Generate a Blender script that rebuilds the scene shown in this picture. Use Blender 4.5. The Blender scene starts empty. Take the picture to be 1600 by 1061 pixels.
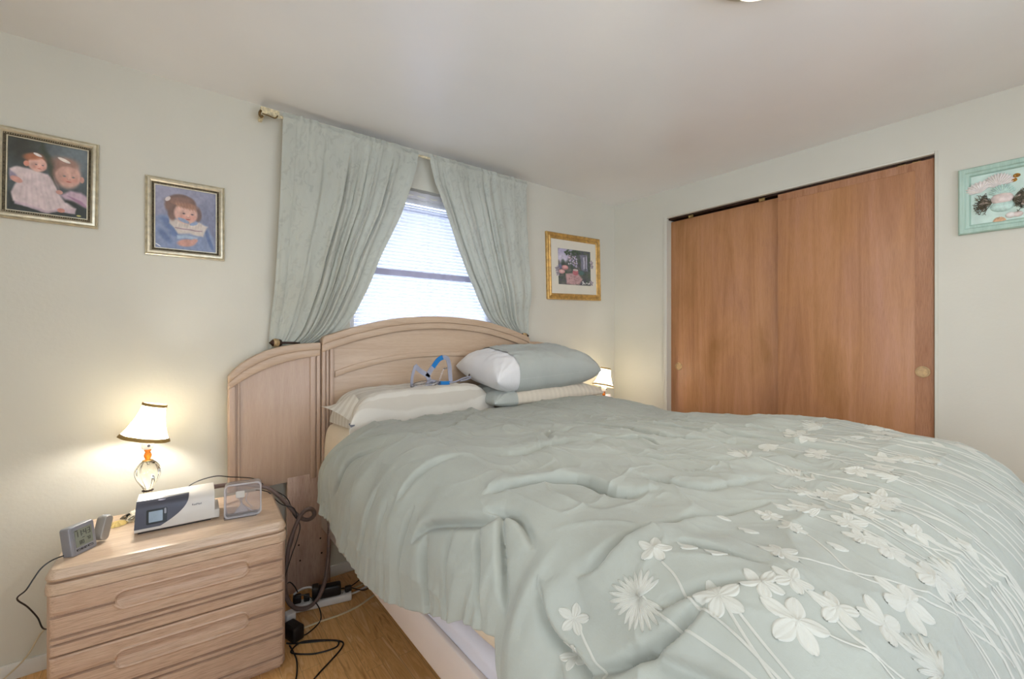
import bpy, bmesh, math, random
import numpy as np
from mathutils import Vector, Matrix

PI = math.pi
C = bpy.context.scene.collection
scene = bpy.context.scene
random.seed(7)

# ------------------------------------------------------------------ camera, world, light, exposure
cam_d = bpy.data.cameras.new('camera')
cam = bpy.data.objects.new('camera', cam_d)
C.objects.link(cam)
cam.location = (0, 0, 1.29)
cam.rotation_euler = (PI / 2, 0, math.radians(-37.85))
cam_d.sensor_width = 36
cam_d.lens = 683.7 / 1600 * 36
cam_d.shift_y = -2.5 / 1600
cam_d.clip_start = 0.02
scene.camera = cam

world = bpy.data.worlds.new('daylight')
scene.world = world
world.use_nodes = True
wbg = world.node_tree.nodes['Background']
wbg.inputs['Color'].default_value = (0.80, 0.88, 1.0, 1)
wbg.inputs['Strength'].default_value = 4.2


def area(name, loc, rot, sx, sy, energy, color):
    l = bpy.data.lights.new(name, 'AREA')
    l.shape = 'RECTANGLE'
    l.size = sx
    l.size_y = sy
    l.energy = energy
    l.color = color
    o = bpy.data.objects.new(name, l)
    C.objects.link(o)
    o.location = loc
    o.rotation_euler = rot
    return o


def point(name, loc, energy, color, r=0.03):
    l = bpy.data.lights.new(name, 'POINT')
    l.energy = energy
    l.color = color
    l.shadow_soft_size = r
    o = bpy.data.objects.new(name, l)
    C.objects.link(o)
    o.location = loc
    return o


# soft fill lights added in the unseen walls, at two windows invented for them
area('added_fill_light', (0.9, -1.36, 1.45), (PI / 2 + .55, 0, 0), 2.2, 1.4, 12, (1.0, 0.98, 0.96))
area('added_fill_light', (-1.16, -0.25, 1.45), (PI / 2 + .55, 0, -PI / 2), 1.8, 1.4, 29, (1.0, 0.98, 0.96))
# light of the ceiling fixture
area('ceiling_fixture_light', (1.41, 0.577, 2.345), (0, 0, 0), 0.2, 0.2, 10, (1.0, 0.94, 0.86))

scene.view_settings.view_transform = 'Standard'
scene.view_settings.look = 'None'
scene.view_settings.gamma = 1
scene.view_settings.use_curve_mapping = False
scene.view_settings.exposure = 0.0


# ------------------------------------------------------------------ colours and materials
def lin(c):
    out = []
    for v in c[:3]:
        v = v / 255.0
        out.append(v / 12.92 if v <= 0.04045 else ((v + 0.055) / 1.055) ** 2.4)
    return (out[0], out[1], out[2], 1.0)


def newmat(name):
    m = bpy.data.materials.new(name)
    m.use_nodes = True
    nt = m.node_tree
    return m, nt, nt.nodes['Principled BSDF'], nt.nodes['Material Output']


def mapped(nt, scale):
    tc = nt.nodes.new('ShaderNodeTexCoord')
    mp = nt.nodes.new('ShaderNodeMapping')
    mp.inputs['Scale'].default_value = scale
    nt.links.new(tc.outputs['Object'], mp.inputs['Vector'])
    return mp.outputs['Vector']


def noise(nt, vec, scale, detail=3, rough=0.55, dist=0.0):
    n = nt.nodes.new('ShaderNodeTexNoise')
    n.inputs['Scale'].default_value = scale
    n.inputs['Detail'].default_value = detail
    n.inputs['Roughness'].default_value = rough
    n.inputs['Distortion'].default_value = dist
    nt.links.new(vec, n.inputs['Vector'])
    return n.outputs['Fac']


def ramp(nt, fac, stops):
    r = nt.nodes.new('ShaderNodeValToRGB')
    e = r.color_ramp.elements
    while len(e) < len(stops):
        e.new(0.5)
    for i, (p, c) in enumerate(stops):
        e[i].position = p
        e[i].color = lin(c)
    nt.links.new(fac, r.inputs['Fac'])
    return r.outputs['Color']


def bump(nt, b, height, strength, dist=0.002):
    n = nt.nodes.new('ShaderNodeBump')
    n.inputs['Strength'].default_value = strength
    n.inputs['Distance'].default_value = dist
    nt.links.new(height, n.inputs['Height'])
    nt.links.new(n.outputs['Normal'], b.inputs['Normal'])


def plain(name, col, rough=0.6, metal=0.0, spec=0.5, var=0.05, nscale=12, bs=0.0, bscale=200, bdist=0.001):
    m, nt, b, _ = newmat(name)
    vec = mapped(nt, (1, 1, 1))
    k = lambda f: tuple(min(255, max(0, v * f)) for v in col)
    nt.links.new(ramp(nt, noise(nt, vec, nscale), [(0.3, k(1 - var)), (0.7, k(1 + var))]), b.inputs['Base Color'])
    b.inputs['Roughness'].default_value = rough
    b.inputs['Metallic'].default_value = metal
    b.inputs['Specular IOR Level'].default_value = spec
    if bs:
        bump(nt, b, noise(nt, vec, bscale, 3), bs, bdist)
    return m


def fabric(name, col, trans=0.0, pattern=0.0, var=0.04, weave=900, stripes=None):
    m, nt, b, out = newmat(name)
    vec = mapped(nt, (1, 1, 1))
    k = lambda f: tuple(min(255, max(0, v * f)) for v in col)
    c = ramp(nt, noise(nt, vec, 5, 4), [(0.3, k(1 - var)), (0.7, k(1 + var))])
    if stripes:
        mv = mapped(nt, stripes[0])
        w = nt.nodes.new('ShaderNodeTexWave')
        w.wave_type = 'BANDS'
        w.bands_direction = stripes[1]
        w.inputs['Scale'].default_value = stripes[2]
        w.inputs['Distortion'].default_value = 0.6
        nt.links.new(mv, w.inputs['Vector'])
        mx = nt.nodes.new('ShaderNodeMix')
        mx.data_type = 'RGBA'
        nt.links.new(ramp(nt, w.outputs['Fac'], [(0.42, (0, 0, 0)), (0.58, (255, 255, 255))]), mx.inputs[0])
        nt.links.new(c, mx.inputs[6])
        mx.inputs[7].default_value = lin(stripes[3])
        c = mx.outputs[2]
    if pattern:
        mv = mapped(nt, (1, 1, 0.45))
        v = nt.nodes.new('ShaderNodeTexVoronoi')
        v.inputs['Scale'].default_value = 38
        wn = noise(nt, vec, 7, 3)
        vm = nt.nodes.new('ShaderNodeVectorMath')
        vm.operation = 'MULTIPLY_ADD'
        comb = nt.nodes.new('ShaderNodeCombineXYZ')
        nt.links.new(wn, comb.inputs[0])
        nt.links.new(wn, comb.inputs[2])
        nt.links.new(comb.outputs[0], vm.inputs[0])
        vm.inputs[1].default_value = (0.35, 0, 0.2)
        nt.links.new(mv, vm.inputs[2])
        nt.links.new(vm.outputs[0], v.inputs['Vector'])
        mx = nt.nodes.new('ShaderNodeMix')
        mx.data_type = 'RGBA'
        nt.links.new(ramp(nt, v.outputs['Distance'], [(0.25, (0, 0, 0)), (0.4, (int(255 * pattern),) * 3)]), mx.inputs[0])
        nt.links.new(c, mx.inputs[6])
        mx.inputs[7].default_value = lin(k(1.10))
        c = mx.outputs[2]
    nt.links.new(c, b.inputs['Base Color'])
    b.inputs['Roughness'].default_value = 0.85
    b.inputs['Specular IOR Level'].default_value = 0.25
    b.inputs['Sheen Weight'].default_value = 0.15
    bump(nt, b, noise(nt, vec, 30, 6, 0.7), 0.35, 0.004)
    if trans:
        t = nt.nodes.new('ShaderNodeBsdfTranslucent')
        nt.links.new(c, t.inputs['Color'])
        mix = nt.nodes.new('ShaderNodeMixShader')
        mix.inputs[0].default_value = trans
        nt.links.new(b.outputs[0], mix.inputs[1])
        nt.links.new(t.outputs[0], mix.inputs[2])
        nt.links.new(mix.outputs[0], out.inputs['Surface'])
    return m


def wood(name, c1, c2, c3, axis='X', fine=1.0, rough=0.45, contrast=1.0, coat=0.15):
    m, nt, b, _ = newmat(name)
    sc = {'X': (0.9, 14, 14), 'Y': (14, 0.9, 14), 'Z': (14, 14, 0.9)}[axis]
    vec = mapped(nt, tuple(v * fine for v in sc))
    n1 = noise(nt, vec, 1.6, 4, 0.6, 1.6)
    col = ramp(nt, n1, [(0.32, c1), (0.52, c2), (0.70, c3)])
    sc2 = {'X': (10, 260, 260), 'Y': (260, 10, 260), 'Z': (260, 260, 10)}[axis]
    vec2 = mapped(nt, sc2)
    n2 = noise(nt, vec2, 2.0, 3, 0.6)
    mx = nt.nodes.new('ShaderNodeMix')
    mx.data_type = 'RGBA'
    mx.blend_type = 'MULTIPLY'
    mx.inputs[0].default_value = 0.55 * contrast
    nt.links.new(col, mx.inputs[6])
    nt.links.new(ramp(nt, n2, [(0.33, (190, 178, 165)), (0.55, (255, 255, 255))]), mx.inputs[7])
    nt.links.new(mx.outputs[2], b.inputs['Base Color'])
    b.inputs['Roughness'].default_value = rough
    b.inputs['Coat Weight'].default_value = coat
    b.inputs['Coat Roughness'].default_value = 0.25
    bump(nt, b, n2, 0.15, 0.001)
    return m


def emit(name, col, strength):
    m, nt, b, out = newmat(name)
    b.inputs['Base Color'].default_value = lin(col)
    b.inputs['Emission Color'].default_value = lin(col)
    b.inputs['Emission Strength'].default_value = strength
    return m


def clear(name, tint=(255, 255, 255), haze=0.12, gloss=0.12, rough=0.05):
    """thin clear plastic or window glass: lets straight light through"""
    m, nt, b, out = newmat(name)
    tr = nt.nodes.new('ShaderNodeBsdfTransparent')
    tr.inputs[0].default_value = lin(tint)
    b.inputs['Base Color'].default_value = lin(tint)
    b.inputs['Roughness'].default_value = 0.3
    gl = nt.nodes.new('ShaderNodeBsdfGlossy')
    gl.inputs['Roughness'].default_value = rough
    a = nt.nodes.new('ShaderNodeMixShader')
    a.inputs[0].default_value = haze
    nt.links.new(tr.outputs[0], a.inputs[1])
    nt.links.new(b.outputs[0], a.inputs[2])
    lw = nt.nodes.new('ShaderNodeLayerWeight')
    lw.inputs[0].default_value = 0.25 + gloss
    c = nt.nodes.new('ShaderNodeMixShader')
    nt.links.new(lw.outputs['Fresnel'], c.inputs[0])
    nt.links.new(a.outputs[0], c.inputs[1])
    nt.links.new(gl.outputs[0], c.inputs[2])
    nt.links.new(c.outputs[0], out.inputs['Surface'])
    return m


def glass(name, tint=(255, 255, 255), rough=0.0):
    m, nt, b, _ = newmat(name)
    b.inputs['Base Color'].default_value = lin(tint)
    b.inputs['Transmission Weight'].default_value = 1.0
    b.inputs['Roughness'].default_value = rough
    b.inputs['IOR'].default_value = 1.45
    return m


def vcol(name, rough=0.35):
    m, nt, b, _ = newmat(name)
    a = nt.nodes.new('ShaderNodeVertexColor')
    a.layer_name = 'Col'
    nt.links.new(a.outputs['Color'], b.inputs['Base Color'])
    b.inputs['Roughness'].default_value = rough
    return m


def floor_mat():
    m, nt, b, _ = newmat('oak_laminate')
    tc = nt.nodes.new('ShaderNodeTexCoord')
    mp = nt.nodes.new('ShaderNodeMapping')
    mp.inputs['Rotation'].default_value = (0, 0, PI / 2)
    nt.links.new(tc.outputs['Object'], mp.inputs['Vector'])
    br = nt.nodes.new('ShaderNodeTexBrick')
    br.inputs['Scale'].default_value = 1
    br.inputs['Brick Width'].default_value = 0.42
    br.inputs['Row Height'].default_value = 0.066
    br.inputs['Mortar Size'].default_value = 0.0006
    br.inputs['Color1'].default_value = (0.25, 0.25, 0.25, 1)
    br.inputs['Color2'].default_value = (0.75, 0.75, 0.75, 1)
    br.inputs['Mortar'].default_value = (0.0, 0.0, 0.0, 1)
    br.offset = 0.37
    nt.links.new(mp.outputs['Vector'], br.inputs['Vector'])
    vec = mapped(nt, (16, 1.6, 1))
    # shift the grain from plank to plank
    vm = nt.nodes.new('ShaderNodeVectorMath')
    vm.operation = 'MULTIPLY_ADD'
    nt.links.new(br.outputs['Color'], vm.inputs[0])
    vm.inputs[1].default_value = (9, 31, 0)
    nt.links.new(vec, vm.inputs[2])
    n1 = noise(nt, vm.outputs[0], 1.3, 3, 0.55, 2.2)
    col = ramp(nt, n1, [(0.30, (196, 140, 80)), (0.45, (240, 192, 128)), (0.55, (222, 168, 104)), (0.72, (250, 212, 156))])
    mx = nt.nodes.new('ShaderNodeMix')
    mx.data_type = 'RGBA'
    mx.blend_type = 'MULTIPLY'
    mx.inputs[0].default_value = 0.6
    nt.links.new(col, mx.inputs[6])
    nt.links.new(ramp(nt, br.outputs['Color'], [(0.0, (90, 60, 40)), (0.2, (228, 220, 212)), (0.8, (255, 255, 255))]), mx.inputs[7])
    nt.links.new(mx.outputs[2], b.inputs['Base Color'])
    b.inputs['Roughness'].default_value = 0.32
    return m


M = {}
M['wall'] = plain('wall_paint', (209, 205, 190), 0.55, var=0.012, nscale=2, bs=0.35, bscale=70, bdist=0.0015)
M['ceiling'] = plain('ceiling_paint', (232, 230, 226), 0.28, var=0.01, nscale=2, bs=0.05, bscale=60, bdist=0.001)
M['trim'] = plain('white_trim_paint', (226, 224, 216), 0.4, var=0.01)
M['floor'] = floor_mat()
M['dark'] = plain('closet_darkness', (60, 52, 44), 0.9)
M['white_plastic'] = plain('white_plastic', (228, 227, 224), 0.35, var=0.01)
M['black_plastic'] = plain('black_plastic', (26, 26, 28), 0.4, var=0.05)
M['grey_plastic'] = plain('silver_grey_plastic', (148, 149, 155), 0.38, metal=0.25, var=0.02)
M['darkgrey_plastic'] = plain('dark_grey_plastic', (72, 73, 84), 0.33, metal=0.2, var=0.02)
M['machine_white'] = plain('pearl_plastic', (216, 211, 203), 0.35, var=0.01)
M['oak'] = wood('pickled_oak', (200, 169, 145), (209, 179, 154), (215, 188, 163), 'X', fine=1.8, contrast=1.1)
M['oakz'] = wood('pickled_oak_vertical', (193, 163, 141), (207, 179, 156), (218, 193, 168), 'Z')
M['oak_top'] = wood('pickled_oak_top', (204, 176, 150), (216, 190, 164), (222, 198, 174), 'X', rough=0.3)
M['head'] = wood('headboard_oak', (187, 160, 133), (193, 167, 141), (199, 174, 148), 'X', contrast=0.4)
M['headz'] = wood('headboard_oak_vertical', (182, 156, 135), (187, 161, 140), (192, 167, 146), 'Z', contrast=0.3)
M['rail'] = plain('rail_laminate', (216, 203, 193), 0.4, var=0.015, nscale=5)
M['closet'] = wood('closet_veneer', (172, 122, 80), (188, 138, 98), (196, 146, 112), 'Z', fine=0.42, rough=0.5, contrast=0.5, coat=0.05)
_nt = M['closet'].node_tree
_b = _nt.nodes['Principled BSDF']
_src = _b.inputs['Base Color'].links[0].from_socket
_mx = _nt.nodes.new('ShaderNodeMix')
_mx.data_type = 'RGBA'
_mx.blend_type = 'MULTIPLY'
_mx.inputs[0].default_value = 1
_nt.links.new(_src, _mx.inputs[6])
_nt.links.new(ramp(_nt, noise(_nt, mapped(_nt, (1, 2.2, .9)), 1.7, 4, .6, .4), [(.30, (232, 224, 196)), (.48, (252, 246, 236)), (.66, (242, 236, 240))]), _mx.inputs[7])
_nt.links.new(_mx.outputs[2], _b.inputs['Base Color'])
M['brass'] = plain('antique_brass', (176, 150, 98), 0.35, metal=0.8, var=0.15, nscale=60)
M['bronze'] = plain('dark_bronze', (60, 42, 34), 0.4, metal=0.7, var=0.2, nscale=80)
M['agedivory'] = plain('aged_ivory_paint', (210, 196, 160), 0.5, var=0.18, nscale=70)
M['pull'] = plain('tarnished_pull', (184, 154, 112), 0.45, metal=0.4, var=0.1, nscale=60)
M['curtain'] = fabric('sage_damask', (182, 184, 173), trans=0.10, pattern=0.7)
_m, _nt, _b, _out = newmat('white_sheer')
_t = _nt.nodes.new('ShaderNodeBsdfTransparent')
_l = _nt.nodes.new('ShaderNodeBsdfTranslucent')
_l.inputs[0].default_value = lin((244, 244, 250))
_b.inputs['Base Color'].default_value = lin((244, 244, 250))
_a = _nt.nodes.new('ShaderNodeMixShader')
_a.inputs[0].default_value = .5
_nt.links.new(_b.outputs[0], _a.inputs[1])
_nt.links.new(_l.outputs[0], _a.inputs[2])
_c = _nt.nodes.new('ShaderNodeMixShader')
_c.inputs[0].default_value = .35
_nt.links.new(_t.outputs[0], _c.inputs[1])
_nt.links.new(_a.outputs[0], _c.inputs[2])
_nt.links.new(_c.outputs[0], _out.inputs['Surface'])
M['sheer'] = _m
M['duvet'] = fabric('sage_cotton', (153, 155, 144), var=0.03)
_nt = M['duvet'].node_tree
_n = _nt.nodes.new('ShaderNodeTexNoise')
_n.noise_type = 'RIDGED_MULTIFRACTAL'
_n.inputs['Scale'].default_value = 5.5
_n.inputs['Detail'].default_value = 3
_n.inputs['Distortion'].default_value = .8
_nt.links.new(mapped(_nt, (1.3, .8, 1)), _n.inputs['Vector'])
_bp = _nt.nodes.new('ShaderNodeBump')
_bp.inputs['Strength'].default_value = .30
_bp.inputs['Distance'].default_value = .006
_nt.links.new(_n.outputs['Fac'], _bp.inputs['Height'])
_old = [n for n in _nt.nodes if n.type == 'BUMP' and n != _bp][0]
_nt.links.new(_bp.outputs['Normal'], _old.inputs['Normal'])
M['embroidery'] = fabric('ivory_embroidery', (177, 175, 163), var=0.04)
M['sage_sham'] = fabric('sage_pillowcase', (166, 169, 161), var=0.03)
M['white_case'] = fabric('white_pillowcase', (214, 211, 208), var=0.02)
M['stripe_case'] = fabric('striped_white_pillowcase', (204, 198, 186), var=0.02, stripes=((1, 1, 1), 'Y', 9, (192, 184, 170)))
M['beige_case'] = fabric('beige_ribbed_pillowcase', (204, 193, 175), var=0.03, stripes=((1, 1, 1), 'X', 9.0, (199, 188, 170)))
M['sheet'] = fabric('tan_fitted_sheet', (218, 202, 176), var=0.03)
M['boxspring'] = fabric('white_box_spring_cloth', (212, 208, 212), var=0.02)
M['photo'] = vcol('printed_photograph', 0.25)
M['print'] = vcol('printed_picture', 0.6)
M['frame_silver'] = plain('champagne_silver_frame', (205, 196, 172), 0.35, metal=0.45, var=0.08, nscale=50)
M['frame_dark'] = plain('dark_inner_moulding', (84, 76, 60), 0.4, metal=0.4, var=0.35, nscale=180)
M['frame_gold'] = plain('gold_frame', (190, 150, 84), 0.4, metal=0.4, var=0.14, nscale=40)
M['matboard'] = plain('ivory_mat_board', (222, 216, 200), 0.8, var=0.01)
M['aqua'] = wood('aqua_painted_wood', (156, 186, 170), (168, 196, 180), (180, 206, 192), 'Z', contrast=0.3)
M['aqua_panel'] = plain('pale_aqua_panel', (200, 220, 208), 0.6, var=0.06, nscale=14)
M['blue_fabric'] = plain('blue_strap', (20, 112, 178), 0.8, var=0.04)
M['grey_fabric'] = plain('grey_strap', (150, 150, 162), 0.85, var=0.05)
M['hose'] = plain('grey_brown_hose', (116, 98, 92), 0.35, var=0.1)
M['ivory_cord'] = plain('ivory_cord', (212, 196, 160), 0.5, var=0.03)
M['clearpl'] = clear('frosted_clear_plastic', (253, 252, 253), haze=0.08, gloss=0.02, rough=0.15)
M['lampglass'] = glass('clear_twisted_glass', (250, 247, 236))
M['amber'] = glass('amber_glass', (226, 128, 40), 0.1)
M['pane'] = clear('window_glass', (245, 250, 255), haze=0.0, gloss=0.0, rough=0.02)
M['trim_gold'] = plain('gold_ribbon_trim', (156, 126, 66), 0.6, var=0.05)


# ------------------------------------------------------------------ mesh helpers
class MB:
    def __init__(self):
        self.v = []
        self.f = []
        self.mi = []
        self.cur = 0

    def add(self, vs, fs):
        o = len(self.v)
        self.v += [tuple(v) for v in vs]
        self.f += [tuple(i + o for i in f) for f in fs]
        self.mi += [self.cur] * len(fs)
        return self

    def box(self, x0, x1, y0, y1, z0, z1):
        vs = [(x, y, z) for x in (x0, x1) for y in (y0, y1) for z in (z0, z1)]
        return self.add(vs, [(0, 1, 3, 2), (4, 6, 7, 5), (0, 4, 5, 1), (2, 3, 7, 6), (0, 2, 6, 4), (1, 5, 7, 3)])

    def prism(self, pts, d0, d1, plane='XZ'):
        """extrude a 2D outline; plane XZ extrudes along Y, XY along Z, YZ along X"""
        n = len(pts)
        if plane == 'XZ':
            f = lambda p, d: (p[0], d, p[1])
        elif plane == 'XY':
            f = lambda p, d: (p[0], p[1], d)
        else:
            f = lambda p, d: (d, p[0], p[1])
        vs = [f(p, d0) for p in pts] + [f(p, d1) for p in pts]
        fs = [tuple(range(n)), tuple(range(2 * n - 1, n - 1, -1))]
        fs += [(i, i + n, (i + 1) % n + n, (i + 1) % n) for i in range(n)]
        return self.add(vs, fs)

    def band(self, top, bot, d0, d1):
        """strip between two curves with the same point count, XZ plane, extruded along Y"""
        n = len(top)
        vs = [(p[0], d0, p[1]) for p in top] + [(p[0], d0, p[1]) for p in bot]
        vs += [(p[0], d1, p[1]) for p in top] + [(p[0], d1, p[1]) for p in bot]
        fs = []
        for i in range(n - 1):
            fs += [(i, i + 1, n + i + 1, n + i), (2 * n + i + 1, 2 * n + i, 3 * n + i, 3 * n + i + 1)]
            fs += [(i, 2 * n + i, 2 * n + i + 1, i + 1), (n + i, n + i + 1, 3 * n + i + 1, 3 * n + i)]
        fs += [(0, n, 3 * n, 2 * n), (n - 1, 3 * n - 1, 4 * n - 1, 2 * n - 1)]
        return self.add(vs, fs)

    def lathe(self, prof, n=32, cx=0, cy=0, fn=None, cap=True):
        vs = []
        for (r, z) in prof:
            for k in range(n):
                a = 2 * PI * k / n
                rr, aa = (r, a) if fn is None else fn(r, z, a)
                vs.append((cx + rr * math.cos(aa), cy + rr * math.sin(aa), z))
        m = len(prof)
        fs = [(i * n + k, i * n + (k + 1) % n, (i + 1) * n + (k + 1) % n, (i + 1) * n + k) for i in range(m - 1) for k in range(n)]
        if cap:
            fs += [tuple(range(n - 1, -1, -1)), tuple(range((m - 1) * n, m * n))]
        return self.add(vs, fs)

    def grid(self, P, closed_u=False):
        """P: array rows x cols x 3"""
        P = np.asarray(P)
        r, c = P.shape[:2]
        vs = P.reshape(-1, 3).tolist()
        i, j = np.meshgrid(np.arange(r - 1), np.arange(c - 1), indexing='ij')
        a = (i * c + j).ravel()
        fs = np.stack([a, a + 1, a + c + 1, a + c], 1).tolist()
        return self.add(vs, fs)

    def tube(self, pts, r, n=8, smooth=6, radii=None, cap=True):
        P = catmull(pts, smooth) if smooth else [Vector(p) for p in pts]
        m = len(P)
        R = [r] * m if radii is None else [radii(i / (m - 1)) for i in range(m)]
        T = [((P[min(i + 1, m - 1)] - P[max(i - 1, 0)])).normalized() for i in range(m)]
        up = Vector((0, 0, 1)) if abs(T[0].z) < 0.9 else Vector((1, 0, 0))
        N = (up - T[0] * up.dot(T[0])).normalized()
        vs = []
        for i in range(m):
            N = (N - T[i] * N.dot(T[i])).normalized()
            B = T[i].cross(N)
            for k in range(n):
                a = 2 * PI * k / n
                vs.append(P[i] + (N * math.cos(a) + B * math.sin(a)) * R[i])
        fs = [(i * n + k, i * n + (k + 1) % n, (i + 1) * n + (k + 1) % n, (i + 1) * n + k) for i in range(m - 1) for k in range(n)]
        if cap:
            fs += [tuple(range(n - 1, -1, -1)), tuple(range((m - 1) * n, m * n))]
        return self.add(vs, fs)

    def ribbon(self, pts, w, t, side=(0, 1, 0), smooth=6):
        """flat strap of width w along `side` and thickness t following pts"""
        P = catmull(pts, smooth)
        m = len(P)
        vs = []
        for i in range(m):
            T = (P[min(i + 1, m - 1)] - P[max(i - 1, 0)]).normalized()
            S = Vector(side)
            S = (S - T * S.dot(T)).normalized()
            N = T.cross(S)
            for (a, b) in ((-1, -1), (1, -1), (1, 1), (-1, 1)):
                vs.append(P[i] + S * a * w / 2 + N * b * t / 2)
        fs = [(i * 4 + k, i * 4 + (k + 1) % 4, (i + 1) * 4 + (k + 1) % 4, (i + 1) * 4 + k) for i in range(m - 1) for k in range(4)]
        fs += [(3, 2, 1, 0), ((m - 1) * 4, (m - 1) * 4 + 1, (m - 1) * 4 + 2, (m - 1) * 4 + 3)]
        return self.add(vs, fs)

    def build(self, name, mat, parent=None, bevel=0.0, seg=2, sharp=40, loc=None, rot=None):
        me = bpy.data.meshes.new(name)
        me.from_pydata(self.v, [], self.f)
        mats = mat if isinstance(mat, (list, tuple)) else [mat]
        for m in mats:
            me.materials.append(m)
        if len(mats) > 1:
            me.polygons.foreach_set('material_index', self.mi)
        bm = bmesh.new()
        bm.from_mesh(me)
        if len(self.f) < 60000:
            bmesh.ops.recalc_face_normals(bm, faces=bm.faces)
        if bevel:
            es = [e for e in bm.edges if len(e.link_faces) == 2 and e.calc_face_angle(0) > math.radians(35)]
            bmesh.ops.bevel(bm, geom=es, offset=bevel, segments=seg, profile=0.5, affect='EDGES', clamp_overlap=True)
        bm.to_mesh(me)
        bm.free()
        me.polygons.foreach_set('use_smooth', [True] * len(me.polygons))
        me.set_sharp_from_angle(angle=math.radians(sharp))
        o = bpy.data.objects.new(name, me)
        C.objects.link(o)
        if parent:
            o.parent = parent
        if loc:
            o.location = loc
        if rot:
            o.rotation_euler = rot
        return o


def catmull(pts, k):
    P = [Vector(p) for p in pts]
    if len(P) < 3 or k <= 1:
        return P
    out = []
    for i in range(len(P) - 1):
        p0 = P[max(i - 1, 0)]
        p1, p2 = P[i], P[i + 1]
        p3 = P[min(i + 2, len(P) - 1)]
        for j in range(k):
            t = j / k
            out.append(0.5 * ((2 * p1) + (p2 - p0) * t + (2 * p0 - 5 * p1 + 4 * p2 - p3) * t * t + (3 * p1 - p0 - 3 * p2 + p3) * t ** 3))
    out.append(P[-1])
    return out


def thing(name, label, cat, loc=(0, 0, 0), rz=0, group=None):
    o = bpy.data.objects.new(name, None)
    o.empty_display_size = 0.05
    C.objects.link(o)
    o.location = loc
    o.rotation_euler = (0, 0, rz)
    o['label'] = label
    o['category'] = cat
    if group:
        o['group'] = group
    return o


def tag(o, label, cat, group=None):
    o['label'] = label
    o['category'] = cat
    if group:
        o['group'] = group
    return o


def struct(o):
    o['kind'] = 'structure'
    return o


def copy_tree(o, parent=None):
    c = o.copy()
    C.objects.link(c)
    if parent:
        c.parent = parent
    for ch in list(o.children):
        copy_tree(ch, c)
    return c


def vnoise(x, y, seed=0):
    """smooth value noise on numpy arrays, about -1..1"""
    rng = np.random.RandomState(int(seed * 10))
    T = rng.rand(64, 64) * 2 - 1
    xi, yi = np.floor(x).astype(int), np.floor(y).astype(int)
    fx, fy = x - xi, y - yi
    fx, fy = fx * fx * fx * (fx * (6 * fx - 15) + 10), fy * fy * fy * (fy * (6 * fy - 15) + 10)
    g = lambda a, b: T[a % 64, b % 64]
    return (g(xi, yi) * (1 - fx) + g(xi + 1, yi) * fx) * (1 - fy) + (g(xi, yi + 1) * (1 - fx) + g(xi + 1, yi + 1) * fx) * fy


def sstep(x, a, b):
    t = np.clip((x - a) / (b - a), 0, 1)
    return t * t * (3 - 2 * t)


# ------------------------------------------------------------------ the room
YA, XB, H = 2.468, 3.048, 2.438        # window wall, closet wall, ceiling height
XL0, YF0 = -1.2, -1.4                  # walls behind the photographer
WX0, WX1, WZ0, WZ1 = 0.78, 1.78, 1.02, 2.20   # window opening
T_ = 0.12

struct(MB().box(XL0, XB + 0.7, YF0, YA, -0.06, 0).build('floor', M['floor']))
struct(MB().box(XL0 - T_, XB + T_, YF0 - T_, YA + T_, H, H + 0.06).build('ceiling', M['ceiling']))
w = MB()
w.box(XL0 - T_, WX0, YA, YA + T_, 0, H).box(WX1, XB + T_, YA, YA + T_, 0, H)
w.box(WX0, WX1, YA, YA + T_, 0, WZ0).box(WX0, WX1, YA, YA + T_, WZ1, H)
struct(w.build('wall_back', M['wall']))
CY0, CY1, CZ = 0.436, 1.952, 2.222     # closet opening
w = MB()
w.box(XB, XB + T_, CY1, YA, 0, H).box(XB, XB + T_, YF0 - T_, CY0, 0, H).box(XB, XB + T_, CY0, CY1, CZ, H)
struct(w.build('wall_right', M['wall']))
w = MB()
w.box(XL0 - T_, XL0, YF0 - T_, -1.2, 0, H).box(XL0 - T_, XL0, .7, YA, 0, H)
w.box(XL0 - T_, XL0, -1.2, .7, 0, 0.7).box(XL0 - T_, XL0, -1.2, .7, 2.2, H)
struct(w.build('wall_left', M['wall']))
w = MB()
w.box(XL0, -0.25, YF0 - T_, YF0, 0, H).box(2.05, XB, YF0 - T_, YF0, 0, H)
w.box(-0.25, 2.05, YF0 - T_, YF0, 0, 0.7).box(-0.25, 2.05, YF0 - T_, YF0, 2.2, H)
struct(w.build('wall_front', M['wall']))
for nm, b in (('added_window_2', ((-0.25, 2.05, YF0 - 0.09, YF0 - 0.03))), ('added_window_3', ((XL0 - 0.09, XL0 - 0.03, -1.2, .7)))):  # unseen windows, added to give the fill lights an opening
    x0, x1, y0, y1 = b
    f = MB()
    if nm == 'added_window_2':
        f.box(x0, x0 + .05, y0, y1, .7, 2.2).box(x1 - .05, x1, y0, y1, .7, 2.2).box(x0, x1, y0, y1, .7, .75).box(x0, x1, y0, y1, 2.15, 2.2).box(.875, .925, y0, y1, .7, 2.2)
        g = MB().box(x0, x1, y0 + .02, y0 + .025, .7, 2.2)
    else:
        f.box(x0, x1, y0, y0 + .05, .7, 2.2).box(x0, x1, y1 - .05, y1, .7, 2.2).box(x0, x1, y0, y1, .7, .75).box(x0, x1, y0, y1, 2.15, 2.2).box(x0, x1, -.275, -.225, .7, 2.2)
        g = MB().box(x0 + .02, x0 + .025, y0, y1, .7, 2.2)
    o = struct(f.build(nm, M['trim']))
    g.build('window_pane', M['pane'], o)

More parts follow.
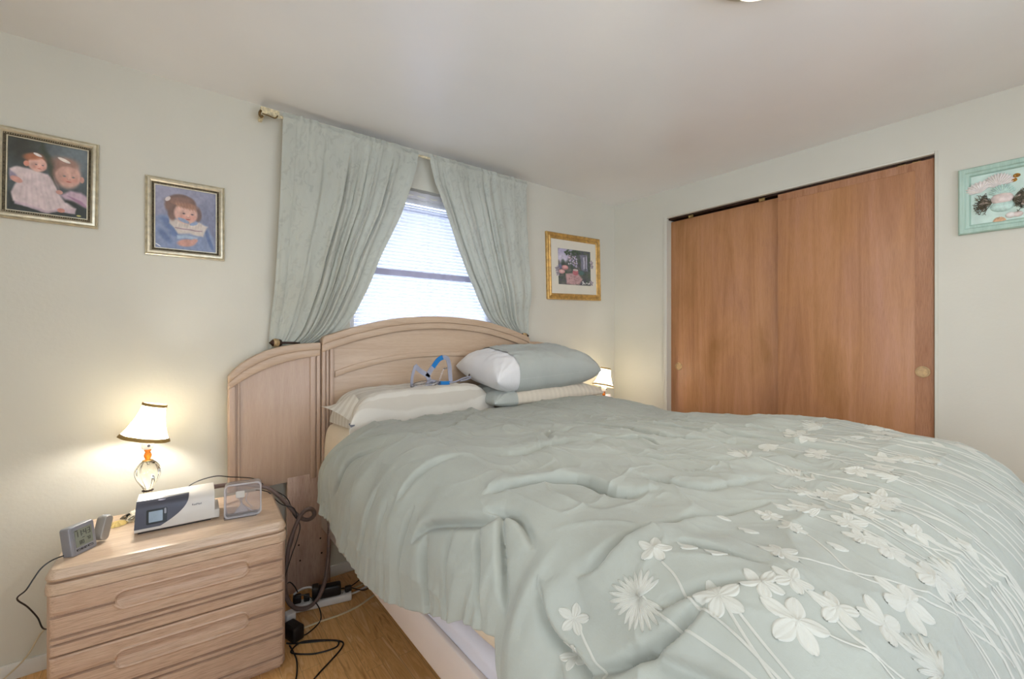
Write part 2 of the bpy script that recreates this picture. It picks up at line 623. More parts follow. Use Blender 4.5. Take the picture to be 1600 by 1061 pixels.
# window in the back wall
f = MB()
y0, y1 = YA + 0.055, YA + 0.105
f.box(WX0, WX0 + .04, y0, y1, WZ0, WZ1).box(WX1 - .04, WX1, y0, y1, WZ0, WZ1)
f.box(WX0, WX1, y0, y1, WZ0, WZ0 + .04).box(WX0, WX1, y0, y1, WZ1 - .04, WZ1)
win = struct(f.build('window_1', M['trim'], bevel=0.002))
s_ = MB().box(WX0, WX1, YA + .030, YA + .042, 1.664, 1.700)
s_.build('meeting_rail', plain('backlit_shade_sash', (150, 146, 176), 0.5), win)  # lilac is the rail's backlit shade, put into its colour
MB().box(WX0 + .03, WX1 - .03, y1 - .02, y1 - .014, WZ0 + .03, WZ1 - .03).build('window_pane', M['pane'], win)
MB().box(WX0 - .03, WX1 + .03, YA - .002, YA + .04, WZ0 - .03, WZ0).build('window_sill', M['trim'], win, bevel=0.003)
# unseen eave outside, set low to darken the top of the blind
struct(MB().box(-0.6, 3.4, YA + T_, 3.7, 2.08, 2.12).build('trim_6', plain('eave_paint', (196, 192, 205), 0.7)))

# closet: casing, track, doors, dark interior
t = MB()
t.box(XB - .006, XB + .002, CY0 - .012, CY0, 0, CZ + .012).box(XB - .006, XB + .002, CY1, CY1 + .032, 0, CZ + .012)
t.box(XB - .006, XB + .002, CY0, CY1, CZ, CZ + .014)
struct(t.build('trim_1', M['wall'], bevel=0.002))
t = MB().box(XB + .02, XB + .10, CY0, CY1, CZ - .012, CZ)
struct(t.build('trim_2', M['bronze']))
cl = MB()
cl.box(XB + .66, XB + .68, CY0 - .1, CY1 + .1, 0, H).box(XB + T_, XB + .66, CY0 - .12, CY0 - .1, 0, H).box(XB + T_, XB + .66, CY1 + .1, CY1 + .12, 0, H)
cl.box(XB + T_, XB + .66, CY0 - .1, CY1 + .1, H - .02, H)
struct(cl.build('wall_closet', M['dark']))
ym = 1.167
d1 = struct(MB().box(XB + .055, XB + .088, ym - .04, CY1, 0.02, CZ - .022).build('door_1', M['closet'], bevel=0.002))
d2m = MB().box(XB + .012, XB + .046, CY0 + .004, ym, 0.02, CZ - .016)
d2 = struct(d2m.build('door_2', M['closet'], bevel=0.002))
# applied edge strips of the near door
e = MB().box(XB + .0095, XB + .012, CY0 + .008, CY0 + .075, 0.02, CZ - .02).box(XB + .0105, XB + .012, CY0 + .076, ym - .002, CZ - .06, CZ - .02)
e.build('edge_strip', wood('closet_veneer_dark', (160, 108, 72), (174, 124, 88), (182, 132, 102), 'Z', fine=.6, rough=.5, coat=.05), d2)
for door, yy, zz, xx in ((d1, 1.885, 1.07, XB + .055), (d2, 0.482, 1.115, XB + .012)):
    p = MB()
    prof = [(0.0285, 0.0), (0.030, 0.002), (0.028, 0.0045), (0.023, 0.0045), (0.0215, 0.001), (0.001, 0.0005)]
    vs = []
    n = 28
    for (r, d) in prof:
        for k in range(n):
            a = 2 * PI * k / n
            vs.append((xx - d - (0.0012 if door is d1 else 0.0037), yy + r * math.cos(a), zz + r * math.sin(a)))
    fs = [(i * n + k, i * n + (k + 1) % n, (i + 1) * n + (k + 1) % n, (i + 1) * n + k) for i in range(len(prof) - 1) for k in range(n)]
    p.add(vs, fs)
    p.build('finger_pull', M['pull'], door)
# hangers of the sliding track
for yy in (0.55, 0.49, 1.25, 1.75):
    MB().box(XB + .02, XB + .03, yy, yy + .035, CZ - .03, CZ - .006).build('track_hanger', M['brass'], d2 if yy < 1 or yy == 1.25 and False else d1 if yy > 1.2 else d2)

# baseboards
for nm, b in (('baseboard_back', (XL0, XB, YA - .012, YA, 0, .06)), ('baseboard_right', (XB - .012, XB, YF0, CY0 - .012, 0, .06)),
              ('baseboard_left', (XL0, XL0 + .012, YF0, YA - .012, 0, .06))):
    struct(MB().box(*b).build(nm, M['trim'], bevel=0.003))

# ceiling light
cl = thing('ceiling_light', 'round ringed white flush ceiling light cut off at the top edge of the photo', 'ceiling light', (1.41, .577, H))
prof = [(0.150, 0.0), (0.150, -0.016), (0.146, -0.021), (0.128, -0.026), (0.122, -0.020), (0.108, -0.022), (0.100, -0.034), (0.086, -0.040), (0.080, -0.030), (0.01, -0.028)]
MB().lathe(prof, 56, cap=False).build('ceiling_plate', plain('ivory_metal', (206, 200, 180), .35, metal=.2, var=.02), cl)
MB().lathe([(0.078, -0.03), (0.088, -0.05), (0.080, -0.072), (0.05, -0.084), (0.004, -0.088)], 40, cap=False).build('glass_dome', emit('lit_ceiling_dome', (255, 240, 214), 1.6), cl)

# ------------------------------------------------------------------ venetian blind, sheer, curtains
bl = thing('venetian_blind', 'white horizontal slat blind in the window behind the sheer', 'blind', (1.28, YA + .062, 2.14))
slat_mat = fabric('blind_slat', (240, 239, 246), trans=0.6, var=0.01)
sl = MB()
nz = 50
for i in range(nz):
    z = -0.03 - i * 0.0212
    w2 = 0.0125
    a = math.radians(46)
    rows = []
    for k in range(4):
        q = (k / 3 - .5) * 2 * w2
        cr = 0.0018 * (1 - (2 * k / 3 - 1) ** 2)
        rows.append([(-.475, q * math.cos(a) , z + q * math.sin(a) + cr), (.475, q * math.cos(a), z + q * math.sin(a) + cr)])
    sl.grid(rows)
sl.build('slats', slat_mat, bl)
MB().box(-.48, .48, -.013, .013, -.012, .014).build('headrail', M['trim'], bl, bevel=.002)
lc = MB()
for x in (-.34, .0, .34):
    lc.box(x - .0008, x + .0008, -.0145, -.0135, -1.09, -.012)
lc.build('ladder_cord', M['sheer'], bl)

sh = thing('sheer_curtain', 'white sheer curtain hanging inside the window opening', 'sheer curtain', (1.28, YA + .014, 2.14))
n = 220
us = np.linspace(-.50, .50, n)
zs = np.linspace(0.0, -1.1, 30)
U, Zz = np.meshgrid(us, zs)
fold = 0.006 * np.sin(U * 60 + 2 * np.sin(U * 9)) * (0.5 + 0.5 * np.abs(np.sin(U * 7.3 + 1))) + .002 * vnoise(U * 12, Zz * 4, 3)
MB().grid(np.stack([U, fold, Zz], -1)).build('sheer_panel', M['sheer'], sh)
rr = MB().grid(np.stack([U[:6], fold[:6] * 0.8 - .004, np.linspace(.045, -.0, 6)[:, None] + 0 * U[:6]], -1))
rr.build('gathered_header', fabric('sheer_header', (224, 222, 226), trans=.3), sh)
MB().tube([(-.52, 0, .02), (.52, 0, .02)], .006, 10, 0).build('sheer_rod', M['trim'], sh)

YC = 2.392


def curtain(name, label, outer, inner, flip, seed, z_end):
    """outer / inner: lists of (z, x) for both edges, from the rod downwards"""
    t = thing(name, label, 'curtain', (0, 0, 0))
    nu, nv = 260, 200
    zo = np.array([p[0] for p in outer][::-1]); xo = np.array([p[1] for p in outer][::-1])
    zi = np.array([p[0] for p in inner][::-1]); xi = np.array([p[1] for p in inner][::-1])
    u = np.linspace(0, 1, nu)
    z = np.linspace(2.402, z_end, nv)
    U, Z = np.meshgrid(u, z)
    # smooth edges
    def edge(zz, xx, q):
        v = np.interp(q, zz, xx)
        k = np.ones(9) / 9
        vp = np.concatenate([np.full(4, v[0]), v, np.full(4, v[-1])])
        return np.convolve(vp, k, 'valid')
    XO = edge(zo, xo, z)[:, None]
    XI = edge(zi, xi, z)[:, None]
    # gathering: lines of cloth bunch unevenly
    G = U + 0.025 * np.sin(2 * PI * U * 2 + seed)
    X = XO + (XI - XO) * G
    v = (2.402 - Z) / (2.402 - 1.24)
    flat = sstep(U, .22, .42)                       # the outer third hangs flatter
    ph = 2 * PI * (U * 6.4 + .35 * np.sin(U * 7 + seed) + .06 * np.sin(v * 4 + seed))
    s = np.sin(ph)
    s = np.sign(s) * np.abs(s) ** 0.6
    amp = (0.0035 + 0.009 * np.sin(np.clip(v, 0, 1) * PI * .80) ** 0.8) * (.30 + .70 * flat)
    Y = YC + amp * s
    # long deep creases
    for (uc, w, d) in ((.47, .008, .024), (.63, .007, .016), (.72, .010, .014), (.84, .008, .024), (.33, .012, .008), (.55, .006, .010)):
        Y = Y + d * np.exp(-((U - uc - .01 * np.sin(v * 5)) / w) ** 2) * sstep(v, .03, .25)
    # header ruffle and rod pocket
    ruffle = np.exp(-((Z - 2.392) / .016) ** 2)
    Y = Y + .0035 * np.sin(U * 95 + 3 * vnoise(U * 9, Z * 0, seed)) * np.exp(-np.clip(2.402 - Z, 0, 1) / .05)
    Y = Y - .010 * np.exp(-((Z - 2.375) / .014) ** 2)
    Zt = Z + (0.006 * vnoise(U * 26, U * 0 + 1, seed) + .003 * np.sin(U * 60)) * ruffle
    # crumple
    Y = Y + .0035 * vnoise(U * 14 + Z * 3, Z * 10, seed + 1) + .0018 * vnoise(U * 40, Z * 34, seed + 2)
    # lean back against the wall below (the headboard stands in front)
    Y = Y + (2.441 - YC) * sstep(-Z, -1.62, -1.38)
    Y = np.minimum(Y, YA - .006)
    low = sstep(-Z, -1.50, -1.36)
    Y = Y * (1 - low) + (2.441 + (Y - 2.441) * .75) * low
    lim = 2.424 + .004 * vnoise(U * 30, Z * 8, seed + 4)
    Y = np.where(Z < 1.42, np.maximum(Y, lim), Y)
    MB().grid(np.stack([X, Y, Zt], -1)).build('curtain_panel', M['curtain'], t)
    return t


curtain('curtain', 'left sage damask curtain drawn aside above the left of the headboard',
        [(2.402, .415), (2.0, .405), (1.5, .385), (1.24, .368), (.9, .38), (.6, .38)],
        [(2.402, 1.137), (2.30, 1.125), (2.18, 1.09), (2.0, 1.03), (1.746, .91), (1.56, .84), (1.42, .785), (1.33, .72), (1.27, .64), (1.22, .52), (1.15, .50), (.9, .56), (.6, .60)], False, 1.3, .62)
curtain('curtain', 'right sage damask curtain drawn aside near the gold framed print',
        [(2.402, 1.968), (2.0, 1.985), (1.5, 2.03), (1.24, 2.05), (.9, 2.05), (.6, 2.05)],
        [(2.402, 1.205), (2.25, 1.245), (2.066, 1.33), (1.9, 1.40), (1.70, 1.49), (1.55, 1.575), (1.45, 1.655), (1.38, 1.74), (1.31, 1.86), (1.24, 1.93), (1.15, 1.95), (.6, 1.92)], True, 4.1, .62)

rod = thing('curtain_rod', 'painted curtain rod with an ornate ivory and brass end bracket', 'curtain rod', (1.19, YC + .006, 2.376))
MB().tube([(-.80, 0, 0), (.76, 0, 0)], .0065, 12, 0).build('rod', M['agedivory'], rod)
for sx in (-1, 1):
    b = MB()
    x = -.82 if sx < 0 else .735
    if sx > 0:
        b.box(x, x + .02, -.002, .064, -.012, .012)
        b.build('bracket', M['agedivory'], rod, bevel=.002)
        continue
    b.box(x - .028, x + .045, -.012, -.004, -.008, .022)
    b.box(x - .035, x - .020, -.016, .07, -.022, .020)
    for k in range(4):
        b.tube([(x - .02 + k * .018, -.014, -.006), (x - .014 + k * .018, -.017, -.014), (x - .006 + k * .018, -.014, -.008)], .0035, 6, 4)
    b.build('bracket', M['agedivory'], rod, bevel=.002)
    c = MB()
    c.tube([(x - .035, -.018, -.002), (x - .042, -.02, -.018), (x - .036, -.02, -.034), (x - .028, -.02, -.026)], .0055, 8, 5)
    c.tube([(x - .03, -.017, -.014), (x + .0, -.019, -.018), (x + .024, -.019, -.021), (x + .036, -.018, -.006)], .0032, 6, 5)
    c.build('bracket_scroll', plain('tarnished_brass_scroll', (112, 88, 50), .4, metal=.6, var=.25, nscale=90), rod)


def holdback(x, z, label, s, turn):
    h = thing('curtain_holdback', label, 'curtain holdback', (x, YA - .006, z), 0, 'bronze curtain holdbacks')
    # rosette on the wall, arm, knob with ribbed collar and pointed tip
    MB().tube([(s * .095, 0, -.005), (s * .085, -.02, -.004), (s * .05, -.042, -.001), (0.0, -.042, 0)], .0055, 10, 6).build('arm', M['bronze'], h)
    MB().tube([(s * .095, .004, -.005), (s * .095, -.008, -.005)], .02, 20, 0).build('rosette', M['bronze'], h)
    k = MB().lathe([(.006, .0), (.016, .004), (.018, .012), (.0175, .016), (.02, .02), (.021, .032), (.0175, .042), (.011, .049), (.004, .056), (.0008, .06)], 24)
    R = Matrix.Rotation(turn, 4, 'Z') @ Matrix.Rotation(-PI / 2, 4, 'Y')
    k.v = [tuple(R @ Vector(v) + Vector((0, -.042, 0))) for v in k.v]
    k.mi = [0 if i < 24 * 3 or i > 24 * 6 else 1 for i in range(len(k.f))]
    k.build('knob', [M['bronze'], plain('amber_resin_knob', (168, 142, 100), .3, metal=.1, var=.25, nscale=60)], h)


holdback(.430, 1.266, 'bronze holdback with amber knob beside the left curtain above the headboard wing', 1, 0.25)
holdback(1.96, 1.305, 'bronze holdback knob in front of the right curtain at the right end of the arch', -1, 2.6)


# ------------------------------------------------------------------ pictures
def canvas(w, h, bg):
    im = np.zeros((h, w, 3)) + np.array(bg, float)
    yy, xx = np.mgrid[0:h, 0:w]
    X = (xx + .5) / w
    Y = (yy + .5) / h
    return im, X, Y


def ell(cv, cx, cy, rx, ry, col, rot=0, soft=.12, op=1.0):
    im, X, Y = cv
    c, s = math.cos(rot), math.sin(rot)
    dx, dy = X - cx, Y - cy
    u = (dx * c + dy * s) / rx
    v = (-dx * s + dy * c) / ry
    d = np.sqrt(u * u + v * v)
    a = (1 - sstep(d, 1 - soft, 1 + soft)) * op
    im[:] = im * (1 - a[..., None]) + np.array(col, float) * a[..., None]


def poly(cv, pts, col, soft=.008, op=1.0):
    im, X, Y = cv
    X = X + .012 * vnoise(X * 9, Y * 9, 81)
    Y = Y + .012 * vnoise(X * 9, Y * 9, 82)
    soft = soft * 1.3
    n = len(pts)
    ins = np.zeros(X.shape, bool)
    dist = np.full(X.shape, 9.0)
    for i in range(n):
        x1, y1 = pts[i]
        x2, y2 = pts[(i + 1) % n]
        if y1 != y2:
            cond = ((Y < y1) != (Y < y2)) & (X < (x2 - x1) * (Y - y1) / (y2 - y1) + x1)
            ins ^= cond
        L2 = (x2 - x1) ** 2 + (y2 - y1) ** 2 + 1e-12
        t = np.clip(((X - x1) * (x2 - x1) + (Y - y1) * (y2 - y1)) / L2, 0, 1)
        dist = np.minimum(dist, np.hypot(X - x1 - t * (x2 - x1), Y - y1 - t * (y2 - y1)))
    sd = np.where(ins, dist, -dist)
    a = sstep(sd, -soft, soft) * op
    im[:] = im * (1 - a[..., None]) + np.array(col, float) * a[..., None]


def printed(name, cv, x0, x1, z0, z1, y, mat, parent):
    g_ = 1 + .05 * vnoise(cv[1] * 14 + cv[2] * 5, cv[2] * 12, 71) + .04 * vnoise(cv[1] * 34, cv[2] * 30, 72)
    im = np.clip((cv[0] * .94 + 6) * g_[..., None], 0, 255)
    h, w = im.shape[:2]
    xs = np.linspace(x0, x1, w)
    zs = np.linspace(z1, z0, h)
    X, Z = np.meshgrid(xs, zs)
    mb = MB().grid(np.stack([X, X * 0 + y, Z], -1))
    o = mb.build(name, mat, parent)
    c = im.reshape(-1, 3) / 255.0
    c = np.where(c <= .04045, c / 12.92, ((c + .055) / 1.055) ** 2.4)
    ca = o.data.color_attributes.new('Col', 'FLOAT_COLOR', 'POINT')
    ca.data.foreach_set('color', np.concatenate([c, np.ones((len(c), 1))], 1).ravel().astype(np.float32))
    return o


def moulding(parent, name, w, h, profile, mat):
    """mitred frame: profile = list of (distance inwards from the outer edge, -y height)"""
    mb = MB()
    vs = []
    for (d, y) in profile:
        x, z = w / 2 - d, h / 2 - d
        vs += [(-x, y, -z), (x, y, -z), (x, y, z), (-x, y, z)]
    fs = []
    m = len(profile)
    for i in range(m - 1):
        for k in range(4):
            fs.append((i * 4 + k, i * 4 + (k + 1) % 4, (i + 1) * 4 + (k + 1) % 4, (i + 1) * 4 + k))
    mb.add(vs, fs)
    return mb.build(name, mat, parent, sharp=25)


def silver_frame(t, w, h, beads):
    moulding(t, 'frame', w, h, [(0, 0), (0, -.012), (.003, -.015), (.006, -.012), (.009, -.019), (.016, -.021), (.021, -.017), (.023, -.013)], M['frame_silver'])
    moulding(t, 'inner_moulding', w, h, [(.023, -.0135), (.025, -.0145), (.029, -.012), (.031, -.009)], M['frame_dark'])
    moulding(t, 'slip', w, h, [(.031, -.0105), (.034, -.0105), (.035, -.006)], M['frame_silver'])
    if beads:
        b = MB()
        nx, nz = int((w - .052) / .0062), int((h - .052) / .0062)
        pts = [(-(w / 2 - .0265) + i * (w - .053) / nx, s * (h / 2 - .0265)) for i in range(nx + 1) for s in (-1, 1)]
        for (x, z) in pts:
            r = .0022
            b.add([(x + r, -.0145, z), (x, -.0145, z + r), (x - r, -.0145, z), (x, -.0145, z - r), (x, -.0172, z), (x, -.012, z)],
                  [(0, 1, 4), (1, 2, 4), (2, 3, 4), (3, 0, 4), (1, 0, 5), (2, 1, 5), (3, 2, 5), (0, 3, 5)])
        b.build('bead_row', M['frame_silver'], t)['kind'] = 'stuff'


def baby_face(cv, cx, cy, r, skin, asp, look=0.1, hair=None, eye=(70, 66, 74)):
    """soft painted face; asp = canvas width / height"""
    ry = r * asp * 1.12
    ell(cv, cx, cy, r, ry, skin)
    sh_ = [v * .88 for v in skin]
    ell(cv, cx - r * .55, cy + ry * .2, r * .4, ry * .5, sh_, soft=.6, op=.5)
    ell(cv, cx + r * .5, cy + ry * .35, r * .34, ry * .25, (226, 150, 132), soft=.8, op=.45)
    ell(cv, cx - r * .25, cy + ry * .4, r * .3, ry * .25, (226, 150, 132), soft=.8, op=.45)
    for s in (-1, 1):
        ex = cx + look * r + s * r * .36
        ell(cv, ex, cy + ry * .02, r * .15, ry * .08, [v * .82 for v in skin], soft=.6)
        ell(cv, ex, cy + ry * .02, r * .10, ry * .065, eye, soft=.6, op=.9)
        ell(cv, ex, cy - ry * .16, r * .17, ry * .03, sh_, soft=.6, op=.8)
    ell(cv, cx + look * r, cy + ry * .28, r * .14, ry * .08, sh_, soft=.6)
    ell(cv, cx + look * r, cy + ry * .25, r * .08, ry * .05, [min(255, v * 1.06) for v in skin], soft=.5)
    ell(cv, cx + look * r, cy + ry * .55, r * .20, ry * .055, (176, 92, 84), soft=.4)


# large double portrait
pw, ph_ = .285, .345
p1 = thing('framed_photograph', 'larger silver framed double portrait of a baby in a pale pink dress', 'framed photograph', (-.380, YA - .001, 1.911), 0, 'silver framed baby photographs')
p1.rotation_euler = (0, .012, 0)
silver_frame(p1, pw, ph_, True)
cv = canvas(150, 190, (74, 82, 84))
A_ = (pw - .07) / (ph_ - .07)
ell(cv, .30, .10, .35, .25, (58, 58, 50), soft=.7)
ell(cv, .85, .12, .42, .3, (112, 122, 126), soft=.8)
poly(cv, [(.40, .0), (.46, .12), (.58, .26), (.60, .50), (.56, .65), (.50, .4), (.38, .12)], (66, 72, 58), .03)
poly(cv, [(.0, .75), (1, .72), (1, 1), (0, 1)], (48, 54, 52), .06)
# big soft face at the right
ell(cv, .735, .39, .175, .205, (204, 162, 148), soft=.2)
ell(cv, .71, .235, .16, .075, (166, 130, 116), soft=.6)
ell(cv, .60, .40, .06, .2, (120, 90, 80), soft=.7, op=.6)
baby_face(cv, .745, .42, .160, (212, 166, 150), A_, look=.05, eye=(96, 108, 112))
ell(cv, .925, .44, .03, .045, (200, 150, 136))
ell(cv, .69, .20, .085, .022, (238, 226, 214), rot=.3)
poly(cv, [(.66, .70), (.78, .62), (.92, .62), (1, .68), (1, .84), (.84, .78), (.72, .76)], (206, 176, 190), .02)
poly(cv, [(.74, .70), (.9, .74), (1, .82), (1, .84), (.86, .78)], (150, 108, 136), .012, .7)
# small baby with dress
poly(cv, [(.02, .44), (.12, .40), (.30, .40), (.48, .43), (.56, .52), (.62, .66), (.72, .80), (.86, .86), (.84, .94), (.70, .93), (.60, .92), (.50, .96), (.36, .93), (.2, .93), (.08, .88), (.06, .76), (.12, .62), (.04, .56)], (222, 202, 200), .014)
for k in range(9):
    poly(cv, [(.20 + k * .045, .46), (.205 + k * .045, .46), (.16 + k * .075, .92), (.14 + k * .075, .92)], (198, 174, 176), .012, .5)
poly(cv, [(.1, .88), (.36, .91), (.50, .95), (.6, .9), (.86, .86), (.84, .94), (.6, .95), (.5, .98), (.34, .955), (.1, .92)], (206, 180, 188), .01, .8)
poly(cv, [(.02, .46), (.10, .5), (.14, .58), (.04, .60)], (150, 140, 160), .015)
ell(cv, .11, .575, .075, .04, (214, 158, 144), rot=.3)
ell(cv, .635, .665, .045, .03, (214, 158, 144))
ell(cv, .34, .275, .12, .095, (172, 112, 84), soft=.35)
baby_face(cv, .36, .325, .115, (228, 180, 164), A_, look=.2)
ell(cv, .30, .225, .11, .045, (172, 110, 80), rot=-.2, soft=.5)
ell(cv, .225, .335, .035, .038, (216, 146, 124))
ell(cv, .36, .19, .055, .018, (240, 228, 220), rot=.3)
ell(cv, .66, .92, .05, .03, (206, 140, 124))
ell(cv, .89, .965, .03, .012, (190, 184, 110))
printed('photograph', cv, -pw / 2 + .034, pw / 2 - .034, -ph_ / 2 + .034, ph_ / 2 - .034, -.0065, M['photo'], p1)

pw, ph_ = .288, .342
p2 = thing('framed_photograph', 'smaller looking silver framed portrait of a toddler in a blue dress with lace collar', 'framed photograph', (.052, YA - .001, 1.823), 0, 'silver framed baby photographs')
silver_frame(p2, pw, ph_, False)
cv = canvas(150, 190, (142, 142, 162))
A_ = (pw - .07) / (ph_ - .07)
ell(cv, .8, .6, .4, .5, (124, 126, 148), soft=.8)
ell(cv, .3, .1, .5, .2, (156, 154, 172), soft=.8)
poly(cv, [(.0, .50), (.10, .47), (.3, .46), (.7, .50), (.86, .56), (.95, .76), (.97, 1), (0, 1)], (134, 146, 176), .02)
for (x, y, w_, h_, r_) in ((.18, .55, .1, .05, .3), (.24, .66, .12, .04, .5), (.15, .8, .14, .05, .8), (.85, .72, .03, .14, -.3), (.9, .85, .03, .12, -.4), (.3, .75, .09, .04, .2)):
    ell(cv, x, y, w_, h_, (92, 110, 150), rot=r_, soft=.6, op=.8)
poly(cv, [(.22, .49), (.38, .53), (.55, .56), (.72, .52), (.86, .57), (.80, .68), (.78, .76), (.55, .72), (.36, .74), (.30, .66), (.22, .58)], (214, 200, 188), .015)
poly(cv, [(.32, .655), (.55, .66), (.76, .655), (.76, .668), (.55, .675), (.32, .668)], (150, 120, 130), .006)
poly(cv, [(.34, .76), (.5, .74), (.7, .77), (.68, .82), (.5, .79), (.34, .82)], (170, 186, 206), .01)
for k in range(10):
    ell(cv, .34 + k * .045, .575 + .02 * math.sin(k * 2), .012, .05, (186, 170, 160), rot=.2, soft=.8, op=.5)
ell(cv, .42, .25, .24, .15, (112, 86, 76), soft=.12)
ell(cv, .22, .30, .07, .10, (122, 92, 78), soft=.4)
ell(cv, .27, .42, .07, .12, (118, 90, 78), soft=.3)
ell(cv, .69, .40, .06, .11, (112, 88, 80), soft=.3)
baby_face(cv, .49, .40, .19, (222, 176, 158), A_, look=.18)
ell(cv, .46, .255, .22, .055, (150, 108, 86), rot=.16, soft=.4)
ell(cv, .38, .20, .2, .05, (134, 100, 84), rot=-.1, soft=.5)
for k in range(7):
    ell(cv, .34 + k * .05, .27 + k * .006, .012, .05, (172, 124, 98), rot=-.3, soft=.7, op=.6)
ell(cv, .20, .20, .05, .03, (216, 200, 194), rot=-.7)
ell(cv, .45, .52, .10, .03, (150, 162, 186), rot=.3)
ell(cv, .62, .555, .07, .025, (140, 156, 184), rot=-.3)
ell(cv, .50, .88, .15, .06, (208, 152, 134), rot=-.12, soft=.25)
ell(cv, .62, .84, .07, .035, (214, 160, 142), rot=-.4, soft=.3)
ell(cv, .05, .955, .05, .008, (230, 230, 235), rot=.5)
printed('photograph', cv, -pw / 2 + .034, pw / 2 - .034, -ph_ / 2 + .034, ph_ / 2 - .034, -.0065, M['photo'], p2)

# gold framed garden print
gw, gh = .605, .515
p3 = thing('framed_print', 'gold framed garden print with ivory mat hanging near the corner', 'framed print', (2.543, YA - .001, 1.851))
p3.rotation_euler = (0, -.03, 0)
moulding(p3, 'frame', gw, gh, [(0, 0), (0, -.016), (.006, -.022), (.016, -.017), (.024, -.013), (.034, -.020), (.042, -.018), (.048, -.010)], M['frame_gold'])
MB().box(-gw / 2 + .046, gw / 2 - .046, -.009, -.005, -gh / 2 + .046, gh / 2 - .046).build('mat_board', M['matboard'], p3)
cv = canvas(170, 150, (92, 96, 92))
rng = random.Random(5)
poly(cv, [(0, 0), (.45, 0), (.30, .30), (.0, .42)], (186, 178, 206), .03)
ell(cv, .12, .26, .16, .12, (212, 206, 222), soft=.6)
for k in range(90):
    x, y = rng.random(), rng.random()
    if x < .35 and y < .35: continue
    c = rng.choice([(70, 88, 72), (96, 104, 84), (120, 116, 110), (84, 82, 96), (64, 76, 66)])
    ell(cv, x, y, .03 + .05 * rng.random(), .02 + .05 * rng.random(), c, rot=rng.random() * 3, soft=.5, op=.8)
for k in range(34):
    ell(cv, .30 + .28 * rng.random(), .16 + .32 * rng.random(), .022, .022, rng.choice([(198, 186, 212), (176, 164, 200), (214, 190, 204), (226, 218, 228)]), soft=.5, op=.9)
for k in range(30):
    ell(cv, .20 + .5 * rng.random(), .03 + .13 * rng.random(), .03, .02, (66, 84, 60), rot=rng.random() * 3, soft=.5)
poly(cv, [(.66, .12), (.90, .10), (.92, .58), (.70, .56)], (124, 124, 140), .01)
poly(cv, [(.76, .2), (.88, .14), (.88, .5), (.78, .52)], (200, 196, 208), .01)
poly(cv, [(.82, .14), (.85, .14), (.85, .56), (.82, .56)], (92, 88, 100), .006)
poly(cv, [(.22, .70), (.60, .66), (.74, .82), (.64, .98), (.24, .98)], (196, 158, 156), .02)
for k in range(26):
    ell(cv, .27 + .42 * rng.random(), .74 + .22 * rng.random(), .022, .007, (150, 116, 118), rot=-.5, soft=.4)
ell(cv, .52, .64, .09, .085, (194, 112, 118)); ell(cv, .52, .57, .08, .03, (214, 190, 180))
ell(cv, .20, .52, .10, .065, (206, 140, 140)); ell(cv, .20, .51, .06, .035, (224, 172, 166))
ell(cv, .10, .64, .10, .06, (214, 158, 156)); ell(cv, .11, .63, .05, .03, (230, 196, 188))
ell(cv, .06, .50, .05, .07, (120, 120, 150), soft=.5)
ell(cv, .70, .64, .09, .06, (84, 116, 112), soft=.4)
for k in range(9):
    ell(cv, .72 + .26 * rng.random(), .86 + .1 * rng.random(), .02, .02, (226, 224, 220), soft=.3)
printed('garden_print', cv, -.180, .188, -.138, .142, -.0096, M['print'], p3)
fl = MB()
for (x, z, r) in ((-.19, -.02, .022), (-.185, -.055, .018), (.20, .05, .020), (.205, .02, .016), (.195, -.115, .02)):
    fl.add([(x + r * math.cos(a) * (1 + .3 * math.sin(a * 5)), -.0098, z + r * math.sin(a) * (1 + .3 * math.sin(a * 5))) for a in [2 * PI * k / 22 for k in range(22)]], [tuple(range(22))])
fl.build('printed_blossom', plain('faded_print_blossom', (150, 140, 146), .7, var=.25, nscale=60), p3)

# aqua seashell picture on the closet wall
sp = thing('seashell_picture', 'aqua framed panel of real seashells and dried sea fans on the right wall', 'shell picture', (XB - .001, .2075, 1.948), -PI / 2)
sw, shh = .285, .315
moulding(sp, 'frame', sw, shh, [(0, 0), (0, -.018), (.005, -.024), (.022, -.024), (.027, -.019), (.037, -.019), (.043, -.010)], M['aqua'])
MB().box(-sw / 2 + .04, sw / 2 - .04, -.010, -.004, -shh / 2 + .04, shh / 2 - .04).build('panel', M['aqua_panel'], sp)


def scallop(parent, x, z, r, rot, mat, ribs=13, flat=.8, name='scallop_shell', spread=1.25):
    x, r = (x + .045) * .8, r * .74
    rows = []
    for i in range(14):
        q = i / 13
        row = []
        for k in range(ribs * 6 + 1):
            a = (k / (ribs * 6) - .5) * 2 * spread
            edge = 1 + .05 * math.cos(a / spread * PI * ribs)
            rr = r * q * (edge if i > 9 else 1) * (1 - .12 * abs(a / spread) ** 2)
            h = .35 * r * math.sin(min(1, q * 1.05) * PI * .82) * (1 - .75 * (a / spread) ** 2) + .035 * r * math.cos(a / spread * PI * ribs) * q
            px, pz = rr * math.sin(a), rr * math.cos(a) * flat
            c, s = math.cos(rot), math.sin(rot)
            row.append((x + px * c - pz * s, -.010 - max(h, 0), z + px * s + pz * c))
        rows.append(row)
    return MB().grid(rows).build(name, mat, parent)


